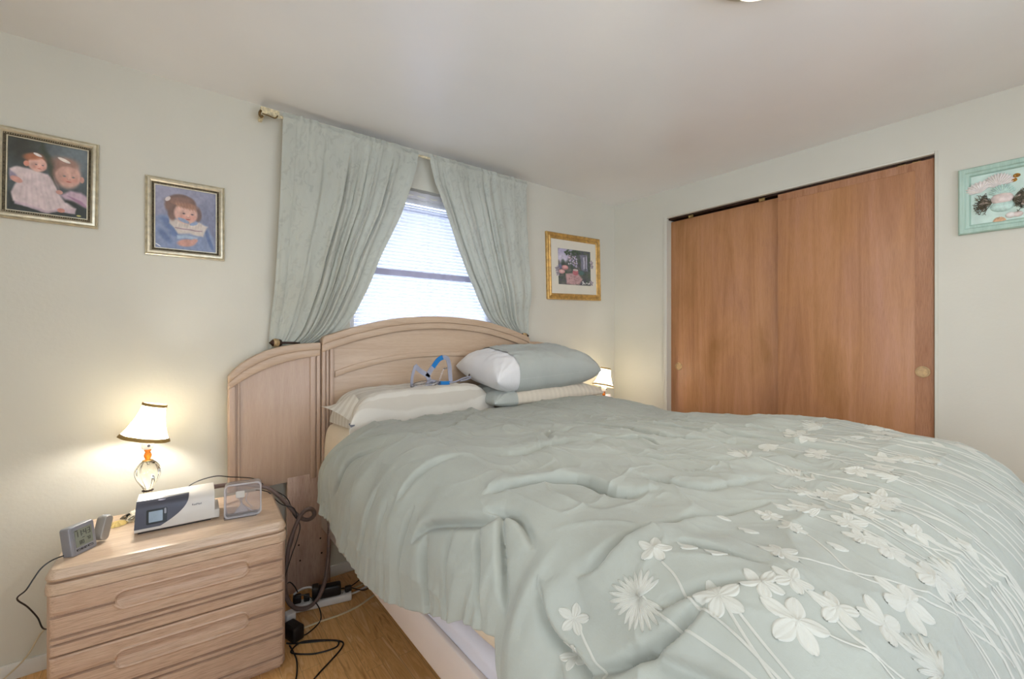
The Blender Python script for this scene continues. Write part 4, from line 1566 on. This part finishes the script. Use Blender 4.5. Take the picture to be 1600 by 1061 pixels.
mbd = MB().grid(P)
inw, nrm = edge_rows(P[-1], P[-4])
ref = P[-1] - np.array([1.35, 1.0, .45])
ref[:, 1] = 0
nrm = np.where((nrm * ref).sum(-1, keepdims=True) < 0, -nrm, nrm)
curl.nrm = nrm
mbd.grid(np.stack([P[-1]] + curl(P[-1], inw, .026), 0))
inw, nrm = edge_rows(P[:, 0], P[:, 4])
nrm = np.where(nrm[:, 0:1] > 0, -nrm, nrm)
curl.nrm = nrm
slope = np.abs(np.gradient(An[:, 0]) / (np.gradient(Bn[:, 0]) + 1e-9))
kk = (1 / (1 + (slope * 2.5) ** 2))[:, None]
mbd.grid(np.stack([P[:, 0]] + curl(P[:, 0], inw, .022, 6, kk), 0))
dv = thing('duvet', 'sage green rumpled duvet with ivory embroidered flowers spread over the bed', 'duvet', (0, 0, 0))
cov = mbd.build('cover', M['duvet'], dv, sharp=80)
weld(cov, .0003)

# embroidery ----------------------------------------------------
em = MB()


def petal(cx, cy, ang, L, W, base=.12):
    """one satin-stitched petal in cloth coordinates"""
    nu, nv = 12, 11
    q = np.linspace(0, 1, nu)[:, None]
    s = np.linspace(-1, 1, nv)[None, :]
    wid = W * (base + (1 - base) * np.sin(np.clip(q, 0, 1) ** .75 * PI * .93) ** .8) * (q < 1)
    wid = W * np.clip(np.sin(PI * (q * .88 + .06)) ** .75, .1, 1) * (.55 + .45 * q)
    lx = q * L * (1 - .06 * s * s)
    ly = s * wid
    a = cx + lx * math.cos(ang) - ly * math.sin(ang)
    b = cy + lx * math.sin(ang) + ly * math.cos(ang)
    off = .0016 + .0006 * np.cos(s * PI * 3) * np.ones_like(q) - .0022 * (np.abs(s) > .95)
    em.grid(d_surf(a, b, off))


def flower(a, b, r, ang, n=5, wid=.42):
    for k in range(n):
        petal(a, b, ang + 2 * PI * k / n, r * (.9 + .2 * random.random()), r * wid)


def leaf(a, b, r, ang, spread=2.4, n=9):
    for k in range(n):
        q = k / (n - 1) - .5
        petal(a, b, ang + q * spread, r * (1.0 - .35 * abs(q) + .1 * random.random()), r * .10)


def stem(pts, w=.0022):
    Q = catmull([(p[0], p[1], 0) for p in pts], 14)
    m = len(Q)
    A1 = np.zeros((m, 3)); B1 = np.zeros((m, 3))
    for i in range(m):
        T = (Q[min(i + 1, m - 1)] - Q[max(i - 1, 0)]).normalized()
        for j, s in enumerate((-1, 0, 1)):
            A1[i, j] = Q[i].x - T.y * s * w
            B1[i, j] = Q[i].y + T.x * s * w
    off = np.tile(np.array([[.0004, .0020, .0004]]), (m, 1))
    em.grid(d_surf(A1, B1, off))


def bud(a, b, ang, L=.03):
    petal(a, b, ang, L, L * .22)
    petal(a, b, ang + .5, L * .8, L * .2)


# those that can be read one by one, near the photographer
flower(.656, .444, .030, .5)
leaf(.568, .42, .052, 1.9, 1.5, 7); leaf(.568, .42, .052, 3.9, 1.7, 8); leaf(.568, .42, .046, .3, 1.3, 6)
flower(.488, .512, .026, .3)
flower(.436, .50, .022, .9)
flower(.624, .316, .036, .9)
flower(.664, .228, .044, .4)
flower(.690, .285, .032, 1.2)
flower(.736, .262, .030, .2)
flower(.808, .305, .032, .8)
flower(.744, .205, .034, .6)
flower(.804, .155, .040, 1.0)
flower(.900, .150, .046, .2)
flower(1.032, .205, .040, .7)
leaf(.824, .08, .055, 1.6, 2.6, 10)
leaf(1.112, .09, .07, 1.9, 2.2, 10)
leaf(1.08, .33, .060, 2.2, 1.8, 8)
leaf(1.188, .37, .060, 1.9, 1.6, 8)
flower(.968, .384, .026, .5)
flower(.940, .332, .028, 1.1)
for (a, b, g) in ((.952, .244, 1.9), (.704, .392, 1.8), (.72, .35, 2.0), (.86, .36, 1.9), (.88, .42, 1.7)):
    bud(a, b, g, .035)
stem([(.482, .50), (.466, .472), (.44, .42), (.40, .30), (.36, .1)])
stem([(.572, .415), (.558, .36), (.556, .236), (.55, .0)])
stem([(.640, .42), (.628, .39), (.600, .348), (.592, .296), (.575, .2), (.56, 0)])
stem([(.615, .30), (.585, .25), (.56, .18), (.53, 0)])
stem([(.625, .30), (.60, .24), (.58, .16), (.55, 0)])
stem([(.676, .21), (.706, .168), (.736, .112), (.76, -.02)])
stem([(.735, .25), (.725, .2), (.716, .14), (.72, -.02)])
stem([(.81, .29), (.86, .236), (.968, .144), (1.10, .03), (1.2, -.08)])
stem([(.968, .37), (.93, .29), (.88, .225), (.90, .18), (1.0, .092), (1.1, -.02)])
stem([(1.16, .30), (1.136, .21), (1.2, .12), (1.25, .0)])
# the meadow on the far half, stems running to the foot
rg = random.Random(12)
for k in range(46):
    a0 = rg.uniform(1.02, 2.02)
    b0 = rg.uniform(.16, .62) * (1 if a0 > 1.3 else .75)
    r = rg.uniform(.028, .045)
    aa = a0 + rg.uniform(-.06, .12)
    stem([(a0, b0), (a0 + (aa - a0) * .3, b0 * .6), (a0 + (aa - a0) * .7, b0 * .25), (aa, -.12)], .0024)
    x = rg.random()
    if x < .55:
        flower(a0, b0, r, rg.random() * 3)
    elif x < .8:
        leaf(a0, b0, r * 1.5, 1.6 + rg.uniform(-.4, .4), 2.2, 8)
    else:
        bud(a0, b0, 1.6, .04); bud(a0 + .01, b0 - .03, 1.2, .035)
em.build('embroidered_flowers', M['embroidery'], dv, sharp=80)
tagm = d_surf(np.array([[.70]]), np.array([[1.555]]), .004)[0, 0]
MB().box(tagm[0] - .004, tagm[0] + .004, tagm[1] - .004, tagm[1] + .004, tagm[2] - .003, tagm[2] + .002).build('button', M['bronze'], dv, bevel=.001)


# ------------------------------------------------------------------ pillows
def pillow_mesh(w, d, h, n=3.0, pinch=.06, wr=.004, seed=1, u0=-1, u1=1, off=0, bend=0, flat_bottom=.5, tip=0):
    nu, nv = 90, 64
    def side(sgn):
        # denser towards the rim
        u = np.sin(np.linspace(-1, 1, nu) * PI / 2)
        v = np.sin(np.linspace(-1, 1, nv) * PI / 2)
        u = u0 + (u - u[0]) / (u[-1] - u[0]) * (u1 - u0) if (u0 > -1 or u1 < 1) else u
        U, V = np.meshgrid(u, v)
        X = U * w / 2 * (1 - pinch * (1 - V ** 2))
        Y = V * d / 2 * (1 - pinch * (1 - U ** 2))
        e = np.clip((1 - np.abs(U) ** n) * (1 - np.abs(V) ** n), 0, 1) ** .45
        hh = h / 2 * e
        wrk = wr * (vnoise(U * 5 + V * 2, V * 4, seed) + .6 * vnoise(U * 12, V * 9 + U * 4, seed + 1)) * e
        # puckers radiating from the corners
        rad = np.hypot(np.abs(U) - 1, np.abs(V) - 1)
        wrk = wrk + wr * .8 * np.sin(np.arctan2(1 - np.abs(V), 1 - np.abs(U)) * 14) * np.exp(-rad / .35) * e
        Z = sgn * (hh if sgn > 0 else hh * flat_bottom) + wrk * (1 if sgn > 0 else .4)
        Z = Z + sgn * off * np.clip(e * 3, 0, 1)
        Z = Z + bend * (X / (w / 2)) ** 2
        return np.stack([X, Y + off * 0, Z], -1)
    mb = MB()
    mb.grid(side(1))
    mb.grid(side(-1))
    return mb


def place(o, loc, rot):
    o.location = loc
    o.rotation_euler = rot
    return o


# striped contour pillow: a soft block with a loose case corner
stp = thing('pillow', 'white striped block pillow with the breathing mask on top', 'pillow', (1.04, 2.175, .868), math.radians(6), 'pillows at the head of the bed')
w_, d_, h_ = .80, .34, .165
U = np.linspace(-1, 1, 100)
mb = MB()
def blockp(sgn):
    u = np.sin(np.linspace(-1, 1, 110) * PI / 2); v = np.sin(np.linspace(-1, 1, 70) * PI / 2)
    U, V = np.meshgrid(u, v)
    e = np.clip((1 - np.abs(U) ** 7) * (1 - np.abs(V) ** 6), 0, 1) ** .42
    X = U * w_ / 2; Y = V * d_ / 2
    # rear higher than the dip, like a contour pillow
    top = h_ * e * (1 - .06 * np.cos(V * 4)) + .003 * vnoise(U * 9, V * 5, 41) * e
    front = sstep(-V, .35, 1.0)
    wr_ = .006 * vnoise(U * 16 + V, V * 4, 42) * front * e
    Z = top + wr_ if sgn > 0 else 0 * e + .002
    # the case corners sag and stick out
    c1 = np.exp(-((U + 1) ** 2 + (V + 1) ** 2) / .06)
    X = X - .05 * c1
    Y = Y - .015 * c1 - .02 * np.exp(-((U - 1) ** 2 + (V + 1) ** 2) / .05)
    return np.stack([X, Y, Z], -1)
mb.grid(blockp(1)); mb.grid(blockp(-1))
o = mb.build('pillow_case', M['stripe_case'], stp); weld(o)
# loose open end of the case hanging at the left
rows = []
for i in range(14):
    q = i / 13
    row = []
    for k in range(20):
        s = k / 19
        row.append((-.36 - .11 * q * (.25 + .75 * s), -.15 + .27 * s, .004 + q * .085 * s + (.150 - .10 * q) * math.sin(PI * (.12 + .76 * s)) * (1 - q * .45) + .008 * math.sin(q * 4)))
    rows.append(row)
MB().grid(rows).build('case_end', M['stripe_case'], stp)
tagc = thing('fabric_tag', 'small grey pointed strap end lying at the near corner of the striped pillow', 'strap', (.632, 1.965, .902), .5)
tagc.scale = (1.35, 1.35, 1.35)
MB().prism([(-.030, -.022), (.018, -.004), (.026, .012), (.004, .020)], 0, .004, 'XY').build('strap_end', plain('slate_cloth', (120, 124, 138), .8), tagc)
MB().tube([(.015, .008, .004), (.035, .010, .018), (.060, .012, .036), (.085, .016, .050)], .004, 6, 6).build('strap_cord', M['white_case'], tagc)

bp = thing('pillow', 'beige ribbed pillow lying flat under the sage pillow', 'pillow', (1.80, 2.10, .935), math.radians(-3), 'pillows at the head of the bed')
o = pillow_mesh(.84, .42, .17, 3.4, .04, .008, 51).build('pillow_case', M['beige_case'], bp); weld(o)
o = pillow_mesh(.84, .42, .17, 3.4, .04, .008, 51, u0=-1, u1=-.62, off=.003).build('sage_fold', M['sage_sham'], bp)
gp = thing('pillow', 'plump white pillow in a sage case leaning at the far side on top', 'pillow', (1.775, 2.10, 1.100), math.radians(-2), 'pillows at the head of the bed')
gp.rotation_euler = (math.radians(8), math.radians(-2), math.radians(-2))
o = pillow_mesh(.80, .46, .26, 4.2, .025, .009, 61, flat_bottom=.8).build('inner_pillow', M['white_case'], gp); weld(o)
o = pillow_mesh(.80, .46, .26, 4.2, .025, .009, 61, u0=-.62, u1=1, off=.006, flat_bottom=.8).build('sage_case', M['sage_sham'], gp)

# ------------------------------------------------------------------ breathing mask on the striped pillow
mk = thing('breathing_mask', 'grey and blue strap breathing mask lying on the striped pillow', 'breathing mask', (1.10, 2.16, 1.03), 0)
g, bl_ = M['grey_fabric'], M['blue_fabric']
def rel(px): return px
MB().ribbon([(-.095, .0, .0), (-.098, -.01, .05), (-.075, 0, .112)], .015, .003, (1, 0, .2)).build('side_strap', g, mk)
MB().ribbon([(-.078, 0, .112), (-.045, .0, .082), (-.005, .0, .055), (.010, 0, .02), (.012, 0, -.004)], .025, .003, (.3, 0, 1)).build('rear_strap', g, mk)
MB().ribbon([(-.005, .0, .050), (.020, .0, .090), (.035, 0, .105)], .027, .003, (1, 0, -.5)).build('crown_strap', g, mk)
MB().ribbon([(.030, .0, .100), (.062, .0, .138), (.090, 0, .152)], .026, .0045, (1, 0, -.5)).build('blue_crown_pad', bl_, mk)
MB().ribbon([(.088, .0, .152), (.118, .0, .145), (.132, 0, .105), (.136, 0, .06), (.142, 0, .006)], .024, .003, (1, 0, .3)).build('far_strap', g, mk)
MB().ribbon([(.125, .01, .09), (.095, 0, .085), (.070, -.01, .04), (.055, -.01, .008)], .009, .003, (1, 0, .3)).build('buckle_strap', M['clearpl'], mk)
MB().tube([(-.10, -.01, .006), (-.06, -.04, .006), (-.01, -.05, .008), (.03, -.04, .016), (.055, -.02, .014), (.03, .01, .022), (-.02, .02, .018), (-.07, .015, .01), (-.10, -.01, .006)], .009, 12, 6).build('mask_frame', M['clearpl'], mk)
MB().tube([(-.02, -.03, .008), (.0, -.01, .022), (.03, 0, .022), (.055, -.015, .012)], .010, 12, 6).build('elbow', g, mk)
MB().ribbon([(.055, -.01, .012), (.09, -.015, .010), (.130, -.01, .008)], .020, .003, (.1, 0, 1)).build('blue_cheek_pad', bl_, mk)
MB().tube([(.125, -.01, .008), (.17, -.005, .012), (.22, .005, .026), (.27, .01, .034), (.278, .01, .026), (.24, .0, .018), (.20, -.005, .014)], .0045, 8, 6).build('clip_strap', g, mk)
MB().tube([(.268, .01, .034), (.272, .01, .050)], .004, 8, 0).build('clip', M['bronze'], mk)

# ------------------------------------------------------------------ on the nightstand
ZT_ = .5785
# alarm clock
ck = thing('alarm_clock', 'silver digital projection alarm clock on the front left corner of the nightstand', 'alarm clock', (-.252, 1.993, ZT_), math.radians(50.6))
tilt = math.radians(9)
body = MB()
# front outline with rounded corners, width .079, height .092
def rrect(x0, x1, z0, z1, r, n=5):
    out = []
    for (cx_, cz_, a0) in ((x1 - r, z0 + r, -PI / 2), (x1 - r, z1 - r, 0), (x0 + r, z1 - r, PI / 2), (x0 + r, z0 + r, PI)):
        for k in range(n + 1):
            a = a0 + PI / 2 * k / n
            out.append((cx_ + r * math.cos(a), cz_ + r * math.sin(a)))
    return out
body.prism(rrect(-.004, .080, 0.0, .094, .008), 0, .032, 'XZ')
ckb = body.build('clock_body', M['grey_plastic'], ck, bevel=.003, seg=3, rot=(-tilt, 0, 0))
face = MB().prism(rrect(.006, .074, .006, .088, .004), -.0008, .001, 'XZ').build('face_plate', M['grey_plastic'], ckb)
scr = MB().prism(rrect(.012, .068, .024, .080, .002), -.0016, .001, 'XZ').build('screen', plain('lcd_grey_green', (138, 142, 128), .2), ckb)


def segs(mb, ch, x, z, w, h, y, t=.0016):
    on = {'0': 'abcdef', '1': 'bc', '2': 'abged', '3': 'abgcd', '4': 'fgbc', '7': 'abc', '8': 'abcdefg', '9': 'abcdfg', '5': 'afgcd', '6': 'afgedc'}[ch]
    R_ = {'a': (x, x + w, z + h - t, z + h), 'd': (x, x + w, z, z + t), 'g': (x, x + w, z + h / 2 - t / 2, z + h / 2 + t / 2),
          'f': (x, x + t, z + h / 2, z + h), 'b': (x + w - t, x + w, z + h / 2, z + h), 'e': (x, x + t, z, z + h / 2), 'c': (x + w - t, x + w, z, z + h / 2)}
    for s in on:
        a = R_[s]
        mb.box(a[0], a[1], y, y + .0004, a[2], a[3])


dg = MB()
segs(dg, '1', .015, .056, .007, .018, -.0021)
segs(dg, '1', .026, .056, .007, .018, -.0021)
dg.box(.0355, .0372, -.0021, -.0017, .060, .062); dg.box(.0355, .0372, -.0021, -.0017, .068, .070)
segs(dg, '4', .040, .056, .009, .018, -.0021)
segs(dg, '3', .053, .056, .009, .018, -.0021)
segs(dg, '8', .024, .030, .006, .012, -.0021, .0012)
segs(dg, '0', .032, .030, .006, .012, -.0021, .0012)
segs(dg, '7', .048, .036, .005, .010, -.0021, .001)
segs(dg, '0', .055, .036, .005, .010, -.0021, .001)
dg.box(.034, .042, -.0021, -.0017, .049, .0505); dg.box(.014, .022, -.0021, -.0017, .076, .078)
dg.build('display_digits', M['black_plastic'], scr)
for k, (x0, x1) in enumerate(((.012, .024), (.027, .034), (.037, .045), (.049, .066))):
    MB().prism(rrect(x0, x1, .012, .018, .002), -.0022, .001, 'XZ').build('button', M['black_plastic'], ckb)
    MB().prism(rrect(x0 + .0018, x1 - .0018, .0135, .0165, .001), -.0025, -.0021, 'XZ').build('button_cap', M['grey_plastic'], ckb)
pj = MB().prism(rrect(-.014, .018, .002, .082, .012), -.002, .030, 'XZ').build('projector_arm', plain('warm_grey_plastic', (158, 153, 146), .4, metal=.2, var=.02), ck, bevel=.003, seg=3, loc=(.103, .004, .006), rot=(-tilt * .5, math.radians(22), 0))
MB().lathe([(.012, 0), (.012, .005), (.009, .006), (.001, .006)], 24).build('projector_lens', M['white_plastic'], pj, loc=(.002, .014, .079))
MB().lathe([(.0065, 0), (.0065, .0008), (.001, .0008)], 20).build('lens_glass', M['black_plastic'], pj, loc=(.002, .014, .0852))
cd = MB().tube([(-.272, 2.012, .585), (-.300, 1.995, .5835), (-.322, 1.985, .570), (-.338, 1.975, .545), (-.352, 1.965, .52), (-.375, 1.99, .49), (-.36, 2.03, .44), (-.345, 2.07, .38), (-.335, 2.09, .33), (-.325, 2.20, .27), (-.322, 2.3, .2)], .0022, 8, 8)
cco = cd.build('clock_cord', M['black_plastic'])
bpy.context.view_layer.update()
cco.parent = ck
cco.matrix_parent_inverse = ck.matrix_world.inverted()
cd = MB().tube([(-.33, 2.43, .23), (-.37, 2.44, .18), (-.40, 2.443, .15), (-.434, 2.442, .083), (-.48, 2.44, .035), (-.53, 2.43, .006), (-.62, 2.42, .005)], .0028, 8, 8)
tag(cd.build('cable', M['ivory_cord']), 'ivory cord against the wall at the far left of the nightstand', 'cord')

# yellow shell soap
yl = MB()
rows = []
for i in range(10):
    q = i / 9
    rows.append([(.034 * q * math.cos(a) * (1 + .05 * math.cos(a * 12)), .026 * q * math.sin(a) * (1 + .05 * math.cos(a * 12)), .014 * math.cos(q * PI / 2) + .0012 * math.cos(a * 12) * q) for a in np.linspace(0, 2 * PI, 73)])
yl.grid(rows)
tag(place(yl.build('shell_dish', plain('yellow_glaze', (216, 190, 116), .6, var=.08, nscale=60)), (-.165, 2.235, ZT_ + .001), (0, 0, .6)), 'flat yellow scalloped shell dish behind the alarm clock', 'dish')

# breathing machine
cm = thing('breathing_machine', 'white and dark grey breathing machine with a small screen on the nightstand', 'breathing machine', (-.108, 2.072, ZT_), math.radians(-1.5))
ML = .258
prof = [(0.006, .006), (-.001, .010), (-.002, .020), (.004, .050), (.011, .085), (.017, .098), (.027, .108), (.042, .113), (.120, .116), (.140, .112), (.148, .100), (.150, .010), (.146, .006)]
b = MB()
nn = len(prof)
vs = [(0.0 + (p[1] * .05), p[0], p[1]) for p in prof] + [(ML - .018, p[0], p[1]) for p in prof]
b.add(vs, [tuple(range(nn)), tuple(range(2 * nn - 1, nn - 1, -1))] + [(i, (i + 1) % nn, (i + 1) % nn + nn, i + nn) for i in range(nn)])
b.build('housing', M['machine_white'], cm, sharp=35)
MB().box(.010, ML - .03, .012, .14, 0, .0065).build('rubber_base', M['black_plastic'], cm)
MB().prism(rrect(.0, .14, .006, .040, .006), ML - .019, ML - .002, 'YZ').build('tub_connector', M['machine_white'], cm, bevel=.002)
# dark fascia wraps from the front on to the top
pp = [Vector((0, p[0], p[1])) for p in prof[2:9]]
pl = catmull([tuple(p) for p in pp], 6)
rows = []
for i, p in enumerate(pl):
    q = i / (len(pl) - 1)
    zq = (p.z - .020) / .093
    xr = .075 + .085 * (1 - (1 - min(1, zq * 1.0)) ** 2.2)
    T = (pl[min(i + 1, len(pl) - 1)] - pl[max(i - 1, 0)]).normalized()
    nrm_ = Vector((0, -T.z, T.y))
    if p.y > .042: break
    pq = p + nrm_ * .0015
    rows.append([(p.z * .05 - .0006 + (xr - p.z * .05) * k / 16, pq.y, pq.z) for k in range(17)])
MB().grid(rows).build('dark_fascia', M['darkgrey_plastic'], cm)
fa = math.atan2(.013, .065)
scp = MB().prism(rrect(.034, .094, -.026, .026, .004), -.0035, .0, 'XZ').build('screen_bezel', plain('black_gloss', (36, 42, 46), .12), cm, loc=(0, .0045, .056), rot=(-fa, 0, 0))
MB().prism(rrect(.041, .081, -.019, .019, .002), -.0042, -.003, 'XZ').build('screen', plain('blue_grey_lcd', (150, 168, 184), .15, var=.06, nscale=20), scp)
MB().prism(rrect(.0855, .0915, .004, .024, .003), -.0042, -.003, 'XZ').build('dial_highlight', M['grey_plastic'], scp)
st = MB().lathe([(.015, 0), (.015, .0012), (.0135, .0016), (.001, .0016)], 28)
st.build('start_button', plain('lilac_grey_plastic', (128, 126, 146), .3), cm, loc=(.078, .034, .1105), rot=(.35, 0, 0))
txt = bpy.data.curves.new('wordmark', 'FONT')
txt.body = 'ResMed'
txt.size = .0095
txt.extrude = .0002
tmp = bpy.data.objects.new('wordmark', txt)
C.objects.link(tmp)
bpy.context.view_layer.update()
wm = bpy.data.meshes.new_from_object(tmp.evaluated_get(bpy.context.evaluated_depsgraph_get()))
bpy.data.objects.remove(tmp)
to = bpy.data.objects.new('wordmark', wm)
C.objects.link(to)
wm.materials.clear()
wm.materials.append(M['darkgrey_plastic'])
to.parent = cm
to.location = (.168, .0056, .070)
to.rotation_euler = (PI / 2 - fa, 0, 0)
cm.scale = (1, .93, 1)

# water tub
wt = thing('water_tub', 'clear plastic humidifier water tub standing at the right of the machine', 'water tub', (.160, 2.040, ZT_), math.radians(-9))
o = MB()
front = rrect(0, .128, .002, .135, .018, 6)
o.prism(front, 0, .003, 'XZ')
n_ = len(front)
inner = rrect(.006, .122, .008, .129, .014, 6)
ring = MB()
for (y0_, y1_) in ((-.004, .004), (.030, .036)):
    vs = [(p[0], y0_, p[1]) for p in front] + [(p[0], y0_, p[1]) for p in inner] + [(p[0], y1_, p[1]) for p in front] + [(p[0], y1_, p[1]) for p in inner]
    fs = []
    for i in range(n_):
        j = (i + 1) % n_
        fs += [(i, j, n_ + j, n_ + i), (2 * n_ + j, 2 * n_ + i, 3 * n_ + i, 3 * n_ + j), (i, 2 * n_ + i, 2 * n_ + j, j), (n_ + i, n_ + j, 3 * n_ + j, 3 * n_ + i)]
    ring.add(vs, fs)
o.build('tub_front', M['clearpl'], wt)
milky = clear('milky_plastic', (252, 250, 252), haze=.42, gloss=.08, rough=.2)
ring.build('tub_rim', milky, wt)
# side walls
sw_ = MB()
vs = [(p[0], .003, p[1]) for p in front] + [(p[0], .045, p[1]) for p in front]
sw_.add(vs, [(i, (i + 1) % n_, (i + 1) % n_ + n_, i + n_) for i in range(n_)])
sw_.prism([(p[0] * .98 + .001, p[1] * .98) for p in front], .045, .047, 'XZ')
sw_.build('tub_shell', M['clearpl'], wt)
MB().box(.0, .112, -.012, .02, 0, .016).build('tub_base', M['clearpl'], wt, bevel=.004)
MB().prism(rrect(.040, .070, .080, .106, .004), -.006, -.004, 'XZ').build('sticker', plain('pale_grey_sticker', (206, 204, 198), .6), wt)
fx = MB()
fx.tube([(.044, .010, .08), (.058, .012, .055), (.036, .012, .016)], .003, 6, 4)
fx.tube([(.068, .010, .08), (.056, .012, .055), (.094, .012, .016)], .003, 6, 4)
fx.prism([(.036, .015), (.060, .052), (.084, .015)], .016, .019, 'XZ')
fx.tube([(.080, .012, .09), (.074, .012, .06), (.095, .012, .03)], .002, 6, 4)
fx.build('funnel', milky, wt)

# ------------------------------------------------------------------ air hose and cords
def ribs(L, pitch, r0, r1):
    return lambda q: r0 + (r1 - r0) * (.5 + .5 * math.cos(2 * PI * q * L / pitch))
hose_pts = [(.12, 2.235, .66), (.18, 2.26, .652), (.25, 2.262, .640), (.33, 2.27, .612), (.375, 2.27, .575), (.42, 2.255, .520), (.456, 2.240, .469), (.490, 2.236, .434), (.518, 2.233, .428), (.536, 2.228, .446), (.527, 2.220, .474), (.503, 2.212, .485), (.475, 2.205, .470), (.442, 2.19, .418), (.418, 2.18, .35),
            (.405, 2.17, .27), (.400, 2.17, .20), (.408, 2.18, .12), (.445, 2.195, .052), (.50, 2.20, .030), (.545, 2.20, .055), (.575, 2.20, .12), (.590, 2.205, .20), (.600, 2.215, .30), (.61, 2.26, .42), (.60, 2.33, .55)]
hl = 0
for i in range(len(hose_pts) - 1):
    hl += (Vector(hose_pts[i]) - Vector(hose_pts[i + 1])).length
hs = MB().tube(hose_pts, .01, 12, 40, radii=ribs(hl, .0052, .0076, .0102))
tag(hs.build('air_hose', M['hose'], sharp=180), 'long ribbed grey brown air hose looping between nightstand and bed', 'hose')
cords = [
    ('thin black cord running beside the hose behind the breathing machine', 'black_plastic', [(.02, 2.245, .62), (.06, 2.25, .68), (.14, 2.25, .70), (.20, 2.26, .684), (.30, 2.30, .645), (.345, 2.29, .600), (.40, 2.27, .565), (.43, 2.255, .53), (.445, 2.24, .47), (.47, 2.215, .42), (.455, 2.20, .36), (.42, 2.16, .30), (.385, 2.13, .2), (.378, 2.12, .05)], .0022),
    ('thin black cord sagging from the nightstand top toward the loop in the hose', 'black_plastic', [(.30, 2.28, .600), (.345, 2.26, .588), (.372, 2.25, .552), (.40, 2.245, .522), (.428, 2.24, .508), (.452, 2.235, .49), (.458, 2.225, .44), (.44, 2.21, .36), (.405, 2.19, .26), (.392, 2.18, .12), (.40, 2.2, .03)], .0022),
    ('black cord forming wide flat loops on the floor beside the nightstand', 'black_plastic', [(.378, 2.03, .01), (.40, 2.02, .004), (.46, 1.985, .004), (.53, 1.945, .004), (.556, 1.915, .005), (.535, 1.885, .004), (.46, 1.90, .004), (.40, 1.945, .004), (.385, 1.97, .008), (.43, 2.0, .008), (.50, 1.962, .008), (.565, 1.905, .006), (.556, 1.868, .004), (.50, 1.82, .004), (.44, 1.775, .004), (.38, 1.72, .004)], .0032),
    ('second black cord running straight from the floor loops toward the viewer', 'black_plastic', [(.385, 2.0, .014), (.392, 1.96, .005), (.392, 1.90, .004), (.375, 1.82, .004), (.35, 1.76, .004), (.33, 1.70, .004)], .0030),
    ('black cord curving from the power brick up to the power strip', 'black_plastic', [(.440, 2.045, .006), (.47, 2.05, .005), (.53, 2.10, .006), (.545, 2.16, .02), (.53, 2.20, .05), (.50, 2.23, .075), (.46, 2.24, .08)], .0026),
    ('ivory cord crossing the floor in front of the power strip', 'ivory_cord', [(.40, 2.12, .004), (.45, 2.10, .004), (.53, 2.10, .004), (.62, 2.095, .004), (.71, 2.11, .004), (.80, 2.15, .004), (.95, 2.2, .004)], .0042),
    ('white cord leaving the right end of the power strip', 'white_plastic', [(.70, 2.205, .02), (.74, 2.22, .012), (.80, 2.25, .006), (.90, 2.3, .006)], .0045),
    ('thin black cord lying on the floor behind the power strip', 'black_plastic', [(.60, 2.33, .006), (.66, 2.32, .004), (.72, 2.30, .005), (.78, 2.33, .004), (.86, 2.40, .004)], .0026),
    ('second thin black cord trailing under the bed from the black adapter', 'black_plastic', [(.685, 2.215, .06), (.72, 2.23, .03), (.78, 2.22, .006), (.86, 2.28, .005)], .0024),
    ('tan cord running under the bed beside the white one', 'ivory_cord', [(.66, 2.26, .03), (.70, 2.27, .010), (.78, 2.28, .005), (.9, 2.34, .005)], .0034),
    ('short black cord arching up behind the nightstand corner', 'black_plastic', [(.40, 2.24, .13), (.43, 2.25, .15), (.455, 2.26, .12), (.47, 2.26, .085)], .0028),
]
for (lab, m_, pts, r) in cords:
    tag(MB().tube(pts, r, 8, 8).build('cable', M[m_]), lab, 'cord', 'cords behind and beside the nightstand')

ps = thing('power_strip', 'white power strip on the floor between nightstand and bed rail', 'power strip', (.445, 2.262, 0), math.radians(-13))
MB().box(0, .265, -.028, .028, .001, .036).build('strip_body', M['white_plastic'], ps, bevel=.008, seg=3)
so = MB()
for k in range(5):
    x = .03 + k * .047
    so.box(x - .006, x - .004, -.008, .004, .036, .0366).box(x + .004, x + .006, -.008, .004, .036, .0366)
so.build('socket_slots', M['black_plastic'], ps)
MB().box(.236, .252, -.008, .008, .036, .041).build('rocker_switch', M['black_plastic'], ps, bevel=.001)


def plug(name, label, cat, x, y, z, sx, sy, sz, mat, rz=-.23, group=None):
    t = thing(name, label, cat, (x, y, z), rz, group)
    MB().box(-sx / 2, sx / 2, -sy / 2, sy / 2, 0, sz).build('casing', M[mat], t, bevel=min(sx, sy, sz) * .18, seg=3)
    MB().box(-sx * .3, sx * .3, -sy * .3, sy * .3, sz - .0005, sz + .0012).build('casing_ridge', M[mat], t)
    return t


plug('power_adapter', 'wide black power adapter plugged into the middle of the white strip', 'power adapter', .605, 2.228, .037, .105, .050, .052, 'black_plastic')
plug('power_adapter', 'tall black adapter next to the hose on the strip', 'power adapter', .545, 2.244, .037, .030, .052, .06, 'black_plastic')
plug('power_plug', 'round black plug nearest the nightstand on the strip', 'plug', .468, 2.262, .037, .036, .036, .034, 'black_plastic')
plug('power_plug', 'small black plug between the first plug and the adapters', 'plug', .508, 2.252, .037, .026, .030, .026, 'black_plastic')
plug('power_plug', 'small black plug at the right end of the strip', 'plug', .690, 2.212, .037, .032, .024, .022, 'black_plastic')
plug('power_adapter', 'white adapter on the floor partly behind the nightstand corner', 'power adapter', .412, 2.135, .001, .040, .045, .075, 'white_plastic', .2)
plug('power_brick', 'black power brick leaning at the side of the nightstand', 'power adapter', .412, 2.060, .001, .052, .085, .062, 'black_plastic', .35)
tag(MB().tube([(.455, 2.27, .075), (.49, 2.26, .095), (.53, 2.25, .09), (.55, 2.27, .04)], .0045, 8, 8).build('cable', M['white_plastic']), 'short white cord arching over the plugs of the strip', 'cord', 'cords behind and beside the nightstand')
